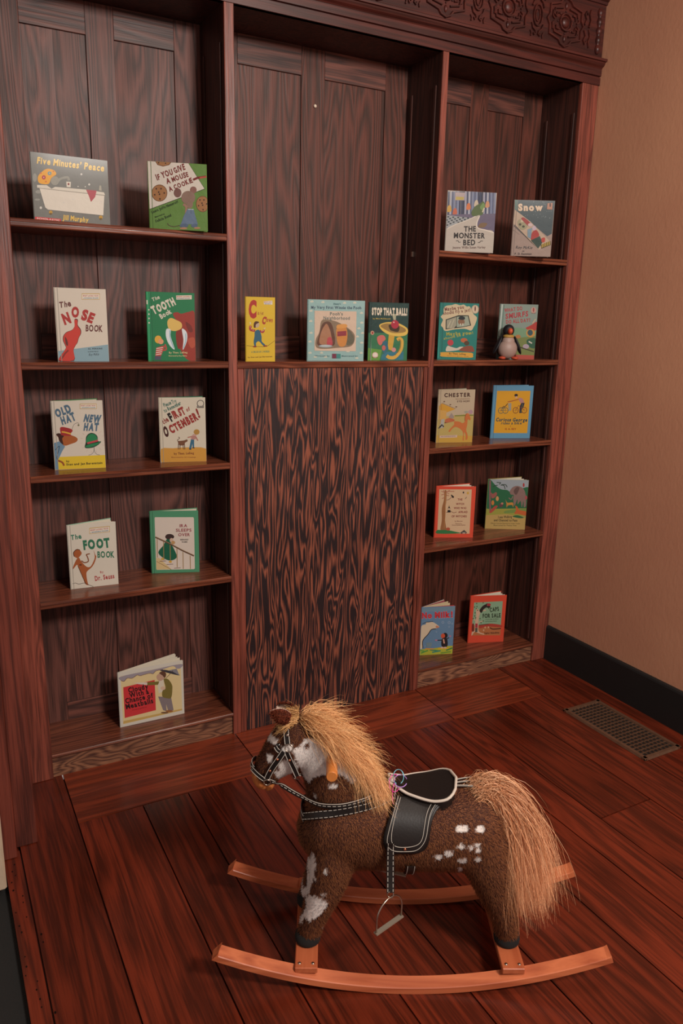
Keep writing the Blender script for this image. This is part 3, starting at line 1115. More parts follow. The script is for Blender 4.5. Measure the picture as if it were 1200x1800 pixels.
def a_ira(A):
    A.poly([(172, 240), (995, 232), (1010, 255), (1028, 1335), (1010, 1352), (215, 1364), (198, 1345), (165, 265)], 'cbc0b4')
    A.poly([(198, 1110), (260, 1110), (520, 1350), (200, 1360)], 'c6b080').line([(200, 1180), (520, 1360)], 8, '6a4a34')
    A.blob([(430, 700), (500, 720), (520, 830), (560, 880), (640, 1080), (540, 1160), (400, 1140), (240, 1000), (350, 840)], '1d5c44', 4)
    A.blob([(390, 660), (430, 605), (520, 600), (580, 640), (560, 690), (440, 710)], '3c2c2a')
    A.ell(525, 730, 38, 48, 'c4a894').ell(560, 780, 42, 38, 'b08a5a')
    A.line([(180, 665), (500, 810), (760, 950), (1010, 1065)], 34, '5c4434')
    A.line([(180, 655), (500, 800), (760, 935), (1010, 1050)], 8, 'a48a6c')
    for x, y0, y1 in ((215, 700, 1100), (355, 760, 1160), (495, 830, 1200), (640, 900, 1310), (770, 980, 1345), (925, 1060, 1345)):
        A.line([(x, y0), (x + 6, y1)], 14, 'a08456').line([(x + 7, y0), (x + 13, y1)], 4, '5a4434')
    for x, y in ((270, 1180), (420, 1250), (580, 1330)):
        A.line([(x, y), (x + 140, y - 8)], 10, '5a3430')
    A.ell(500, 1190, 34, 24, 'c49a3c').ell(330, 1130, 26, 26, 'c49a3c')
    A.T('IRA', 700, 448, 865, 445, 62, '8a2c3c')
    A.T('SLEEPS', 622, 545, 955, 540, 62, '8a2c3c')
    A.T('OVER', 672, 640, 922, 638, 62, '8a2c3c')
    A.T('BERNARD', 718, 730, 888, 728, 28, '3a3430')
    A.T('WABER', 745, 780, 868, 778, 28, '3a3430')


def a_cloudy(A):
    A.poly([(112, 455), (1085, 250), (1108, 1000), (155, 1230)], 'cdbb8c')
    A.blob([(115, 460), (600, 355), (1085, 255), (1085, 320), (1020, 330), (960, 290), (800, 340), (690, 360), (640, 410), (590, 400), (500, 420), (430, 440), (380, 430), (300, 480), (220, 480), (170, 535), (120, 525)], '8f8890', 4)
    A.line([(120, 525), (170, 535), (220, 485), (300, 485), (380, 435), (430, 445), (500, 425), (590, 405), (640, 412), (690, 365), (800, 345)], 8, '6a4a48', True)
    A.poly([(155, 632), (665, 512), (685, 1000), (180, 1130)], 'bd3438')
    A.poly([(158, 1180), (1108, 975), (1108, 1000), (155, 1225)], 'b89a58')
    A.blob([(750, 360), (840, 350), (1000, 390), (1065, 440), (880, 400), (820, 380)], '34343c')
    A.poly([(880, 360), (1020, 330), (1065, 440), (960, 380)], '7c7a80')
    A.line([(850, 480), (900, 430), (960, 360)], 8, '4a3c34')
    A.poly([(720, 780), (930, 790), (970, 1000), (880, 1010), (850, 900), (860, 1020), (800, 1000)], '7a7072')
    A.poly([(705, 545), (810, 490), (820, 690), (730, 730)], 'c8c0ac')
    A.blob([(810, 500), (880, 500), (940, 580), (950, 660), (930, 800), (850, 805), (790, 780), (790, 690), (840, 640)], '6f6430')
    A.poly([(545, 550), (740, 535), (720, 590), (545, 600)], '6f6430').poly([(330, 560), (545, 550), (545, 595), (400, 580)], 'c8c0b4')
    A.blob([(700, 440), (760, 400), (830, 430), (810, 500), (740, 530), (700, 490)], 'b0907c').blob([(740, 400), (800, 370), (850, 410), (830, 480), (790, 440)], '5a3c2c')
    A.ell(800, 645, 40, 28, 'c4a890').ell(900, 1015, 60, 18, '8a5a34').ell(825, 1040, 60, 14, '6a4a34')
    A.T('Cloudy', 245, 720, 565, 648, 78, '241818')
    A.T('With a', 262, 802, 575, 732, 78, '241818')
    A.T('Chance of', 198, 892, 645, 795, 78, '241818')
    A.T('Meatballs', 205, 985, 645, 880, 78, '241818')
    A.T('Written by Judi Barrett', 300, 1010, 540, 955, 18, '8a2024')


def a_clown(A):
    A.T('C', 165, 600, 360, 600, 400, 'a03026')
    A.T('is', 385, 545, 430, 545, 90, '8c4a26', jit=.1)
    A.T('for', 460, 560, 545, 545, 90, '8c4a26', jit=.1)
    A.T('C', 490, 765, 580, 780, 170, '9c3626')
    A.T('lown', 590, 720, 750, 740, 110, '9c3626')
    A.poly([(530, 215), (740, 200), (745, 300), (540, 290)], 'c8c2b4')
    A.T('BRIGHT EARLY', 540, 250, 735, 245, 28, BOX_RED)
    A.T('BOOKS', 560, 288, 700, 290, 24, '3c4f86')
    A.line([(130, 1325), (300, 1345), (560, 1355), (650, 1330), (820, 1200)], 9, '4a3a1c')
    A.line([(330, 950), (220, 920), (215, 820)], 60, '9a3430', True).line([(440, 950), (520, 985), (550, 930)], 50, '9a3430', True)
    for x, y in ((215, 850), (235, 900), (280, 935), (500, 960), (540, 950)):
        A.ell(x, y, 9, 10, 'd0b8ac')
    A.line([(215, 780), (205, 730)], 22, 'c4bca8').line([(545, 900), (580, 880)], 22, 'c4bca8')
    A.ell(370, 800, 66, 72, 'b09a80').blob([(300, 860), (300, 760), (345, 710), (430, 735), (350, 790), (340, 870)], '4a2a1a')
    A.blob([(330, 960), (430, 930), (490, 1080), (500, 1220), (580, 1300), (540, 1330), (430, 1215), (360, 1260), (360, 1330), (320, 1330), (300, 1220), (320, 1090)], '2f5a6e', 4)
    A.ell(330, 1350, 50, 20, '7a2c24').ell(590, 1335, 50, 18, '7a2c24')
    A.T('A CIRCUS OF C WORDS', 245, 1510, 690, 1495, 46, '5c7c62')
    A.T('by Stan and Jan Berenstain', 165, 1640, 760, 1615, 34, '6a4a20')


def a_pooh(A):
    rg = random.Random(4)
    for x, y in ((140, 110), (350, 120), (765, 135), (960, 130), (120, 290), (115, 490), (120, 720), (100, 890), (100, 1110), (400, 1190), (1090, 330), (1095, 520), (1040, 630), (1110, 720), (1010, 790), (1095, 910), (1085, 1110), (1000, 1210), (830, 1080), (320, 1110), (200, 1190)):
        A.ell(x, y, 36, 16, 'b6b8a8').ell(x + 4, y - 12, 18, 14, 'b6b8a8')
    A.poly([(190, 285), (995, 298), (980, 1075), (185, 1065)], 'c0aa96')
    A.blob([(320, 480), (450, 460), (620, 500), (800, 600), (940, 720), (960, 850), (880, 980), (620, 1010), (380, 1030), (220, 1000), (210, 850), (280, 700)], '7c6a56', 4)
    A.blob([(330, 560), (400, 500), (500, 520), (560, 700), (560, 960), (250, 960), (280, 740)], '5a3c2e')
    A.blob([(390, 560), (440, 560), (500, 720), (510, 930), (290, 930), (310, 720)], '9a6e52')
    A.blob([(820, 640), (930, 760), (940, 900), (820, 960), (780, 800)], '5c5848')
    # plain honey-coloured pot and a small red parcel instead of the painted figures
    A.blob([(620, 620), (780, 600), (820, 760), (780, 960), (660, 970), (610, 800)], 'b87a3c')
    A.blob([(630, 560), (790, 545), (800, 610), (625, 630)], 'c48a48').poly([(625, 690), (800, 675), (800, 770), (625, 785)], '83303a')
    A.blob([(440, 820), (510, 810), (530, 950), (430, 960)], 'a8444c')
    A.ell(400, 975, 130, 28, '8a98a0').ell(400, 970, 100, 16, 'a8b0b0')
    A.T('Disney’s', 555, 168, 690, 165, 30, '2c5a62')
    A.T('My Very First Winnie the Pooh', 125, 245, 1085, 252, 55, '4a5a68', jit=.06)
    A.T('Pooh’s', 485, 375, 730, 375, 62, '54605c')
    A.T('Neighborhood', 360, 455, 865, 460, 62, '54605c')
    A.T('Written by', 190, 1178, 480, 1180, 26, '4a6a70')
    A.T('Illustrated by', 710, 1180, 1020, 1180, 26, '4a6a70')
    A.poly([(525, 1125), (605, 1125), (605, 1215), (525, 1215)], '6c2c40').poly([(605, 1125), (690, 1125), (690, 1215), (605, 1215)], '3c7c78')


def a_ball(A):
    A.poly([(60, 900), (1110, 900), (1095, 1640), (40, 1640)], '2f6a48')
    A.poly([(50, 1300), (420, 1350), (360, 1640), (40, 1640)], '5a8a3c')
    A.poly([(430, 1480), (560, 1400), (1010, 1400), (1000, 1620), (390, 1620)], '2f6a7a')
    A.line([(125, 900), (120, 1640)], 14, '9aa89c')
    for k in range(16):
        x = 60 + (k * 173) % 1000
        y = 130 + (k * 97) % 420
        A.line([(x, y), (x + 18, y + 60)], 6, '3c5c52')
    A.blob([(345, 720), (420, 650), (600, 615), (850, 640), (1080, 760), (1120, 870), (1060, 960), (860, 995), (640, 960), (450, 860)], 'c8a850', 4)
    A.blob([(380, 720), (480, 660), (620, 650), (820, 680), (1030, 780), (1060, 860), (940, 900), (700, 900), (500, 810)], '8a6e3c', 4)
    A.blob([(600, 700), (700, 680), (880, 720), (860, 870), (700, 850), (640, 820)], '3a2c1c')
    A.ell(770, 675, 105, 115, '9c2c3c').ell(740, 620, 18, 18, 'd4b8b0')
    A.poly([(690, 400), (800, 400), (790, 560), (730, 560)], '9a9a80')
    A.poly([(605, 950), (760, 980), (700, 1380), (570, 1330)], 'b8923c')
    A.line([(830, 1090), (900, 1050), (960, 1130), (930, 1350), (780, 1540), (640, 1560), (550, 1510)], 90, 'c09a44', True)
    A.line([(850, 1100), (900, 1080), (930, 1140), (900, 1340), (770, 1500)], 16, '7a5c28', True)
    A.blob([(290, 1030), (370, 965), (470, 970), (520, 1060), (460, 1130), (390, 1230), (320, 1180)], 'b8645c')
    A.poly([(440, 1130), (560, 1110), (600, 1330), (480, 1480), (430, 1360)], '2f5f70').ell(470, 1300, 50, 70, 'b05a54').ell(740, 1350, 60, 60, 'b8807c')
    A.ell(165, 900, 50, 55, 'b08a70').ell(170, 900, 22, 34, '8a2c30')
    A.ell(240, 1490, 80, 80, 'c2a898').ell(240, 1490, 60, 60, 'cfc4b8')
    A.T('BEGINNER', 175, 1560, 305, 1560, 22, '7a2c30')
    A.T('STOP THAT BALL!', 150, 418, 1095, 430, 175, 'cfc3ae', gap=.09)
    A.T('by Mike McClintock', 180, 540, 655, 542, 34, 'b8a04a')


def a_jet(A):
    A.line([(190, 110), (170, 1560)], 14, '1c4a48').line([(95, 110), (75, 1560)], 20, '3f9a8c')
    A.blob([(210, 260), (280, 190), (420, 170), (520, 140), (640, 170), (740, 150), (820, 200), (900, 200), (1000, 390), (1090, 480), (1050, 640), (1010, 720), (940, 820), (780, 780), (520, 800), (260, 850), (190, 760), (140, 700), (190, 560), (130, 480), (200, 400)], 'b8a98a', 4)
    A.poly([(265, 550), (600, 430), (870, 425), (940, 690), (730, 740), (265, 810)], '1c2420')
    A.poly([(290, 565), (545, 475), (550, 700), (480, 780), (290, 785)], '8c8a78').poly([(560, 470), (850, 445), (910, 680), (730, 725), (560, 740)], '8a9484')
    A.line([(320, 760), (400, 580)], 20, 'aba890').line([(400, 770), (490, 540)], 16, 'aba890')
    A.ell(680, 600, 90, 80, '7a5a44').blob([(600, 520), (650, 460), (760, 470), (770, 530), (690, 550)], '20282a').ell(660, 670, 16, 30, 'b8b8a8').ell(720, 670, 16, 34, 'b8b8a8')
    A.T('Maybe you', 240, 330, 745, 250, 90, '6a3a34', jit=.1)
    A.T('should fly a jet!', 200, 430, 915, 320, 80, '6a3a34', jit=.08)
    A.T('Maybe you', 290, 970, 930, 920, 85, '9a9440', jit=.1)
    A.T('should be a vet!', 225, 1080, 1000, 900, 60, '9a9440', jit=.08)
    A.ell(1040, 265, 100, 115, '9a8c78').ell(1040, 265, 82, 96, 'b8a890').ell(1040, 250, 18, 70, '5a2c2c')
    A.ell(400, 1150, 80, 80, 'a83a40').ell(760, 1080, 90, 60, 'a85a38').ell(830, 1150, 70, 60, '4a3a2a')
    A.blob([(280, 1370), (320, 1240), (420, 1260), (560, 1290), (660, 1250), (760, 1260), (640, 1330), (420, 1370)], 'b8b0a0')
    A.blob([(640, 1350), (780, 1240), (960, 1220), (1020, 1300), (1000, 1375)], '7c4434')
    A.blob([(160, 1410), (560, 1400), (960, 1400), (1000, 1470), (960, 1525), (560, 1525), (160, 1520), (145, 1460)], 'c09038', 3)
    A.T('By Theo. LeSieg', 370, 1455, 810, 1460, 44, '2c2a1c')
    A.T('Illustrated by Michael J. Smollin', 320, 1505, 890, 1510, 20, '7a5c28')


def a_smurf(A):
    A.line([(300, 100), (245, 780)], 26, 'a8b4ac').poly([(330, 110), (345, 110), (300, 760), (285, 760)], '4a6a62')
    A.poly([(470, 700), (800, 760), (1060, 640), (1030, 1280), (560, 1290), (600, 900)], '6a7440')
    A.blob([(480, 640), (640, 600), (900, 620), (1060, 600), (1060, 760), (800, 800), (600, 800)], '6a8a6c')
    A.blob([(830, 600), (960, 530), (1080, 460), (1065, 640), (900, 640)], '9c342c')
    A.ell(940, 710, 100, 90, 'b0803c').ell(930, 700, 60, 66, '2f4a50')
    A.blob([(860, 860), (1050, 820), (1050, 1030), (900, 1000)], '28503c').line([(900, 890), (975, 930)], 28, 'b8b0a4')
    A.ell(660, 790, 60, 40, 'a0683a').ell(840, 1000, 70, 50, '9a8c98').line([(640, 1000), (1020, 1110)], 24, '3a3424')
    A.poly([(560, 1180), (1030, 1190), (1020, 1285), (550, 1285)], 'a04438')
    A.line([(980, 500), (1050, 400)], 22, 'b09a7c')
    A.T('WHAT DO', 350, 270, 750, 205, 76, '983238', jit=.06)
    A.T('SMURFS', 375, 410, 880, 340, 108, '983238', jit=.05, shear=.1)
    A.T('DO ALL DAY?', 390, 515, 930, 460, 76, '983238', jit=.05)
    A.ell(1000, 210, 60, 70, 'a8887c').ell(1000, 200, 16, 50, '8a3434')
    A.T('BEGINNER', 955, 280, 1050, 280, 16, '7a3434')


def a_monster(A):
    cols = ['3a4058', '6c748c', '2c3048', '8c8c9c', '4a5068', '707890', '24283c', '989aa4', '50566e', '343a50']
    for k in range(26):
        x = 130 + k * 38
        A.poly([(x, 95), (x + 34, 95), (x + 20 + (k % 3) * 14, 560), (x - 14, 560)], cols[(k * 7) % 10])
    for x, y, c in ((150, 440, 'b08a3a'), (265, 500, 'a8553a'), (540, 400, 'b8683c'), (700, 340, 'b0a490'), (930, 360, 'b08060')):
        A.blob([(x - 40, y + 60), (x - 20, y - 50), (x + 30, y - 60), (x + 45, y + 50)], c)
    A.poly([(110, 560), (1105, 550), (1075, 950), (100, 860)], '5c5468')
    A.poly([(110, 570), (640, 640), (400, 720), (105, 830)], '8a8e90')
    for i in range(9):
        for j in range(6):
            if (i + j) % 2 == 0:
                x, y = 120 + i * 50 - j * 14, 590 + j * 32 + i * 4
                if y < 800 - i * 18:
                    A.poly([(x, y), (x + 38, y + 4), (x + 28, y + 30), (x - 8, y + 26)], '2c3438')
    A.blob([(620, 590), (610, 500), (680, 400), (780, 340), (850, 300), (890, 380), (860, 480), (830, 570), (720, 590)], '4a5a34')
    A.blob([(780, 420), (850, 330), (880, 400), (830, 480)], '64804a').line([(870, 430), (830, 520)], 24, 'b8ac94')
    A.blob([(100, 860), (300, 760), (500, 690), (690, 600), (780, 590), (720, 750), (760, 850), (900, 880), (1065, 940), (1045, 1350), (75, 1290)], 'a49c92', 4)
    A.line([(100, 850), (300, 752), (500, 685), (690, 600)], 14, 'beb5a8', True).line([(770, 600), (715, 740), (740, 840), (900, 885), (1065, 940)], 20, 'c4bbae', True)
    A.blob([(740, 820), (800, 740), (930, 750), (860, 830)], '6a543c')
    A.poly([(270, 110), (470, 120), (460, 280), (265, 275)], '9a8c8c').poly([(290, 200), (450, 210), (440, 270), (280, 265)], 'a09048')
    A.T('THE', 450, 905, 695, 905, 105, '1e1918')
    A.T('MONSTER', 245, 1030, 880, 1050, 105, '1e1918')
    A.T('BED', 435, 1175, 680, 1180, 105, '1e1918')
    A.line([(290, 1090), (330, 1085), (345, 1115), (385, 1115)], 12, '1e1918', True).line([(735, 1130), (775, 1130), (790, 1105), (840, 1105)], 12, '1e1918', True)
    A.T('Jeanne Willis Susan Varley', 220, 1240, 890, 1252, 46, '4a2c26')


def a_snow(A):
    A.poly([(180, 80), (1150, 100), (1075, 890), (960, 950), (180, 310)], '3a464a')
    A.poly([(180, 80), (260, 85), (240, 330), (180, 300)], '4c6a62')
    A.poly([(180, 310), (560, 600), (1020, 1060), (760, 1275), (140, 640)], 'a5907c')
    A.poly([(175, 660), (560, 1090), (780, 1270), (700, 1210), (150, 700)], '4a4440')
    A.poly([(150, 780), (300, 900), (270, 900), (140, 800)], '7c6a60')
    rg = random.Random(3)
    for k in range(40):
        A.ell(rg.uniform(420, 1120), rg.uniform(110, 520), 5, 5, '9aa4a6')
    A.blob([(240, 600), (300, 540), (400, 600), (480, 700), (380, 790), (280, 740)], '8a8468').ell(300, 660, 30, 30, '3a3020').ell(380, 710, 34, 26, '3a3c28').ell(350, 580, 34, 30, 'b0a48c')
    A.blob([(330, 520), (400, 500), (540, 620), (500, 690), (430, 640)], '8a3432').ell(545, 670, 56, 40, 'b8a0a0').ell(640, 750, 50, 60, 'a898a4')
    A.poly([(480, 780), (590, 740), (560, 1000), (480, 960)], '6c8290').blob([(560, 980), (600, 840), (700, 800), (760, 940), (600, 1030)], '94332e')
    A.poly([(560, 1040), (780, 940), (840, 1100), (740, 1240)], '2a3c34').blob([(820, 1000), (900, 980), (900, 1080), (830, 1090)], 'a03a30')
    A.poly([(800, 1150), (1045, 1060), (1050, 1160), (820, 1245)], '4a3c1c')
    for k in range(5):
        A.poly([(825 + k * 44, 1140 - k * 15), (850 + k * 44, 1130 - k * 15), (850 + k * 44, 1215 - k * 15), (825 + k * 44, 1224 - k * 15)], 'a48a38')
    A.T('Snow', 255, 330, 850, 330, 150, 'c4ad94')
    A.poly([(965, 160), (1090, 150), (1080, 310), (950, 300)], 'a0705a').ell(1030, 200, 20, 50, '4a2c28')
    A.T('Roy McKie', 190, 1235, 590, 1250, 70, '20242c', bold=False, shear=.3)
    A.T('AND', 345, 1308, 405, 1308, 22, '30282c')
    A.T('P. D. Eastman', 170, 1380, 575, 1390, 48, '3a2c2c')


def a_chester(A):
    A.blob([(110, 950), (400, 870), (700, 840), (1085, 860), (1060, 1570), (90, 1570)], 'a59256', 3)
    A.poly([(90, 1380), (1065, 1400), (1055, 1575), (90, 1575)], 'b08c3a')
    A.line([(570, 860), (1080, 845)], 30, '6a7030')
    A.ell(1000, 760, 60, 60, '9a7c84').ell(880, 760, 60, 30, '8a8a7c')
    A.poly([(200, 520), (580, 680), (340, 770), (130, 700), (130, 590)], 'b8882c').line([(210, 515), (580, 665)], 10, '6a4a30')
    for x, y in ((260, 465), (430, 550), (595, 610)):
        A.line([(x, y), (x, y + 60)], 5, '4a3028').ell(x + 8, y + 5, 26, 14, '5a3c30')
    A.line([(200, 520), (190, 1200)], 12, 'a0602c').poly([(130, 700), (340, 720), (340, 960), (120, 960)], 'b8904c')
    A.poly([(400, 900), (480, 780), (560, 900), (480, 960)], '8a7c74').line([(300, 1050), (540, 1000)], 26, '5a3424')
    A.blob([(320, 960), (420, 920), (560, 960), (540, 1010), (330, 1040)], 'a85c3c')
    A.poly([(200, 960), (290, 940), (280, 1180), (150, 1200), (190, 1080)], '9a9890').line([(140, 1200), (230, 1100), (280, 1160)], 40, '24201e')
    # plain orange horse
    A.blob([(560, 1010), (700, 1020), (790, 1060), (850, 1000), (850, 880), (890, 800), (950, 810), (1000, 930), (990, 985), (930, 960), (915, 1100), (890, 1250), (930, 1360), (930, 1480), (880, 1500), (880, 1390), (840, 1300), (830, 1400), (830, 1520), (800, 1500), (810, 1340), (760, 1240), (620, 1160), (520, 1200), (450, 1290), (415, 1270), (470, 1190), (560, 1090)], 'b06434', 3)
    A.line([(850, 1000), (850, 880), (890, 800)], 14, '7a3c24', True).line([(440, 940), (560, 1000)], 18, '9a5434')
    A.poly([(180, 1390), (650, 1375), (650, 1440), (180, 1450)], 'b8a090').T('AN I CAN READ BOOK', 215, 1425, 610, 1415, 24, '5a3c34')
    A.T('CHESTER', 265, 345, 985, 335, 105, '3c2018', gap=.2)
    A.T('Story and pictures by', 580, 412, 970, 405, 26, '6a4434')
    A.T('SYD HOFF', 620, 490, 970, 485, 46, '4a2c24')


def a_george(A):
    A.line([(205, 105), (155, 1385)], 10, '3c5c6c')
    A.poly([(228, 235), (1050, 245), (985, 1285), (165, 1260)], 'c08c20')
    A.ell(695, 350, 44, 36, '201c20').ell(700, 400, 28, 26, 'b8907c')
    A.line([(490, 510), (600, 490), (760, 450)], 18, '8a3c2c').blob([(760, 420), (850, 430), (890, 520), (830, 560), (780, 500)], 'a07470')
    A.poly([(830, 540), (910, 540), (840, 790), (780, 790), (790, 620)], '2c2438').line([(860, 560), (820, 780)], 12, '5a7034')
    for x in (330, 440, 690, 900):
        A.ell(x, 720, 70, 78, '6a3428' if x > 500 else '3c5450').ell(x, 720, 56, 64, 'c08c20').line([(x - 50, 720), (x + 50, 720)], 5, '6a4a34').line([(x, 660), (x, 780)], 5, '6a4a34')
    A.line([(330, 720), (400, 600), (440, 720), (330, 720)], 12, '3c5450').line([(690, 720), (760, 600), (900, 720)], 12, '6a3428')
    A.poly([(500, 540), (580, 540), (580, 720), (520, 730)], '8c887c')
    A.line([(360, 640), (430, 620), (490, 550)], 16, '3a2420', True)
    A.T('Curious George', 210, 975, 975, 1000, 82, '20404a', shear=.15)
    A.T('rides a bike', 340, 1055, 840, 1065, 62, '20404a', shear=.15)
    A.T('H. A. REY', 440, 1190, 710, 1198, 44, '8a2c20')
    A.ell(570, 1105, 8, 8, '5a3c20')


def a_witch(A):
    A.poly([(190, 215), (1010, 225), (955, 1330), (150, 1325)], 'bfa281')
    A.blob([(320, 260), (370, 260), (370, 500), (350, 700), (345, 1000), (370, 1250), (230, 1250), (260, 1000), (260, 700), (310, 480)], '8a5c38')
    A.line([(340, 300), (350, 800), (320, 1200)], 10, 'a87848', True)
    for a, b_ in (((330, 300), (240, 260)), ((340, 330), (240, 360)), ((350, 290), (460, 240)), ((360, 270), (570, 270)), ((340, 420), (260, 450)), ((360, 360), (440, 380)), ((380, 300), (440, 330)), ((300, 280), (300, 235))):
        A.line([a, b_], 16, '9a5a48')
    A.line([(375, 490), (430, 480), (500, 420)], 12, '6a4434').line([(370, 800), (470, 770), (560, 810), (630, 790)], 12, '6a4434')
    A.blob([(490, 350), (560, 400), (540, 440), (500, 400)], '241c1c').ell(800, 300, 18, 26, '201c20').ell(912, 315, 28, 34, 'b8923c').line([(845, 460), (880, 415)], 12, '3a2c24')
    A.poly([(440, 620), (460, 680), (475, 700), (405, 700), (425, 680)], '1c1818').ell(438, 715, 20, 22, 'c0a890').poly([(405, 740), (475, 740), (480, 800), (400, 800)], '1c1818')
    A.blob([(150, 1240), (250, 1240), (400, 1240), (600, 1280), (720, 1320), (150, 1328)], '2f6a3c', 3)
    A.ell(420, 1215, 50, 40, 'a04c34').poly([(730, 1300), (820, 1235), (890, 1300), (870, 1330), (740, 1330)], '4a4440').poly([(780, 1300), (850, 1300), (850, 1328), (780, 1328)], 'a89884')
    A.T('THE', 655, 500, 775, 500, 50, '7a2024')
    A.T('WITCH', 615, 612, 815, 612, 50, '7a2024')
    A.T('WHO WAS', 562, 715, 872, 715, 50, '7a2024')
    A.T('AFRAID', 675, 815, 905, 815, 50, '7a2024')
    A.T('OF WITCHES', 505, 922, 882, 922, 50, '7a2024')
    A.T('by Alice Low', 590, 1030, 780, 1030, 26, '7a4c3c')
    A.T('Pictures by', 605, 1090, 760, 1090, 22, '7a4c3c')
    A.T('Karen Gundersheimer', 520, 1125, 855, 1125, 22, '7a4c3c')


def a_animals(A):
    A.poly([(140, 100), (1130, 130), (1110, 420), (120, 420)], '8c949a')
    A.blob([(130, 110), (200, 120), (320, 260), (450, 350), (600, 370), (720, 420), (1080, 300), (1110, 400), (1075, 860), (100, 820), (120, 400)], '245c3c', 3)
    A.poly([(100, 830), (1070, 820), (1060, 1000), (85, 1000)], '8c8a3c')
    A.poly([(85, 980), (600, 960), (1060, 1060), (1035, 1340), (65, 1310)], 'a88c52')
    A.blob([(600, 870), (1070, 830), (1060, 900), (560, 940)], '6a8040').blob([(730, 1020), (860, 990), (1010, 1050), (900, 1060)], '2c5c38')
    for p in (((370, 250), (300, 260), (260, 290)), ((400, 230), (440, 190), (340, 180)), ((440, 250), (520, 260), (550, 350)), ((460, 240), (560, 240), (600, 300))):
        A.line(p, 18, '28382c', True)
    A.line([(180, 130), (180, 560), (190, 900)], 40, '7a5054', True)
    A.blob([(665, 400), (740, 300), (850, 270), (960, 310), (1030, 400), (1060, 560), (1060, 760), (1010, 790), (1000, 640), (960, 800), (930, 640), (860, 720), (850, 600), (780, 760), (750, 600), (760, 500), (690, 480)], '7c625c', 4)
    A.blob([(760, 400), (830, 300), (900, 320), (860, 440), (810, 490)], '5a4440').line([(740, 520), (700, 600), (640, 560)], 24, '7c625c', True)
    A.ell(1005, 250, 22, 50, '9a3434').ell(1065, 560, 28, 50, '9c4448')
    A.blob([(560, 600), (610, 680), (740, 680), (750, 800), (720, 740), (620, 750), (590, 800), (580, 680)], 'b07838')
    A.blob([(800, 760), (850, 780), (900, 860), (1065, 900), (1065, 1000), (880, 960), (780, 950), (820, 860)], 'b0582c')
    A.blob([(200, 430), (250, 460), (330, 420), (350, 480), (280, 560), (220, 560)], '8a5048').ell(250, 680, 34, 60, 'b87038').ell(360, 580, 36, 60, 'b88454')
    A.blob([(170, 900), (300, 760), (370, 770), (260, 890), (200, 930)], 'a04438').ell(450, 740, 50, 50, '5a3a3c').ell(480, 700, 30, 26, 'a8705c')
    A.T('I was Walking', 385, 1060, 720, 1050, 60, '3a3424')
    A.T('and Chanced to Pass', 280, 1130, 850, 1140, 58, '3a3424')
    A.T('Classic Stories Retold by Irene Yates', 200, 1190, 915, 1205, 30, '6a5a34')
    A.T('Illustrated by Penny Ives', 275, 1240, 830, 1250, 30, '6a5a34')


def a_milk(A):
    A.poly([(160, 340), (1115, 300), (1110, 420), (155, 440)], '6a8494')
    A.blob([(90, 1540), (500, 1500), (1050, 1430), (1045, 1660), (80, 1710)], 'a3a436', 3)
    for a, b_, c in (((120, 1640), (330, 1560), '4f8a3c'), ((380, 1540), (660, 1580), '3c7c5a'), ((450, 1620), (700, 1570), '3f8068'), ((620, 1510), (1000, 1500), 'c9a02c'), ((860, 1560), (1040, 1490), '3f7a44'), ((700, 1640), (1000, 1600), '6a8a34'), ((100, 1560), (220, 1580), '5a9044'), ((250, 1510), (500, 1520), 'c08a3c')):
        A.line([a, b_], 40, c)
    A.blob([(135, 860), (260, 800), (280, 750), (360, 745), (480, 740), (640, 850), (650, 890), (560, 920), (440, 950), (330, 1080), (220, 1220), (170, 1280), (160, 1490), (95, 1500), (105, 1200)], 'c8b69c', 4)
    A.line([(180, 1490), (180, 1270), (330, 1090), (430, 955), (560, 930)], 22, '2a201c', True).line([(170, 790), (250, 750), (350, 730), (480, 720)], 14, '2a201c', True)
    A.blob([(570, 840), (650, 870), (630, 905), (560, 900)], 'b8785c')
    A.ell(830, 1130, 70, 80, '241c20').ell(765, 1140, 60, 70, 'c05034').blob([(740, 1220), (880, 1220), (890, 1440), (730, 1440)], '241c20').poly([(760, 1230), (800, 1230), (825, 1360), (780, 1360)], 'c4907c')
    A.line([(740, 1260), (610, 1265)], 26, '241c20').line([(870, 1230), (940, 1190)], 26, '241c20').ell(570, 1262, 36, 24, 'a8708c').ell(970, 1150, 30, 24, 'a8708c')
    A.ell(740, 1480, 44, 26, 'c4a898').ell(830, 1480, 40, 26, 'c4a898')
    A.poly([(270, 1330), (450, 1330), (420, 1470), (300, 1460)], '6c8088')
    for x, y, r in ((760, 750, 36), (940, 760, 40), (940, 880, 24), (1030, 790, 24), (575, 1020, 22), (240, 1430, 18)):
        A.ell(x, y, r, r, '8a9cb0').ell(x, y, r * .7, r * .7, '66809c')
    A.T('No Milk!', 150, 625, 1045, 605, 165, 'd8a89a')
    A.T('No Milk!', 152, 620, 1043, 600, 155, 'b8343c')


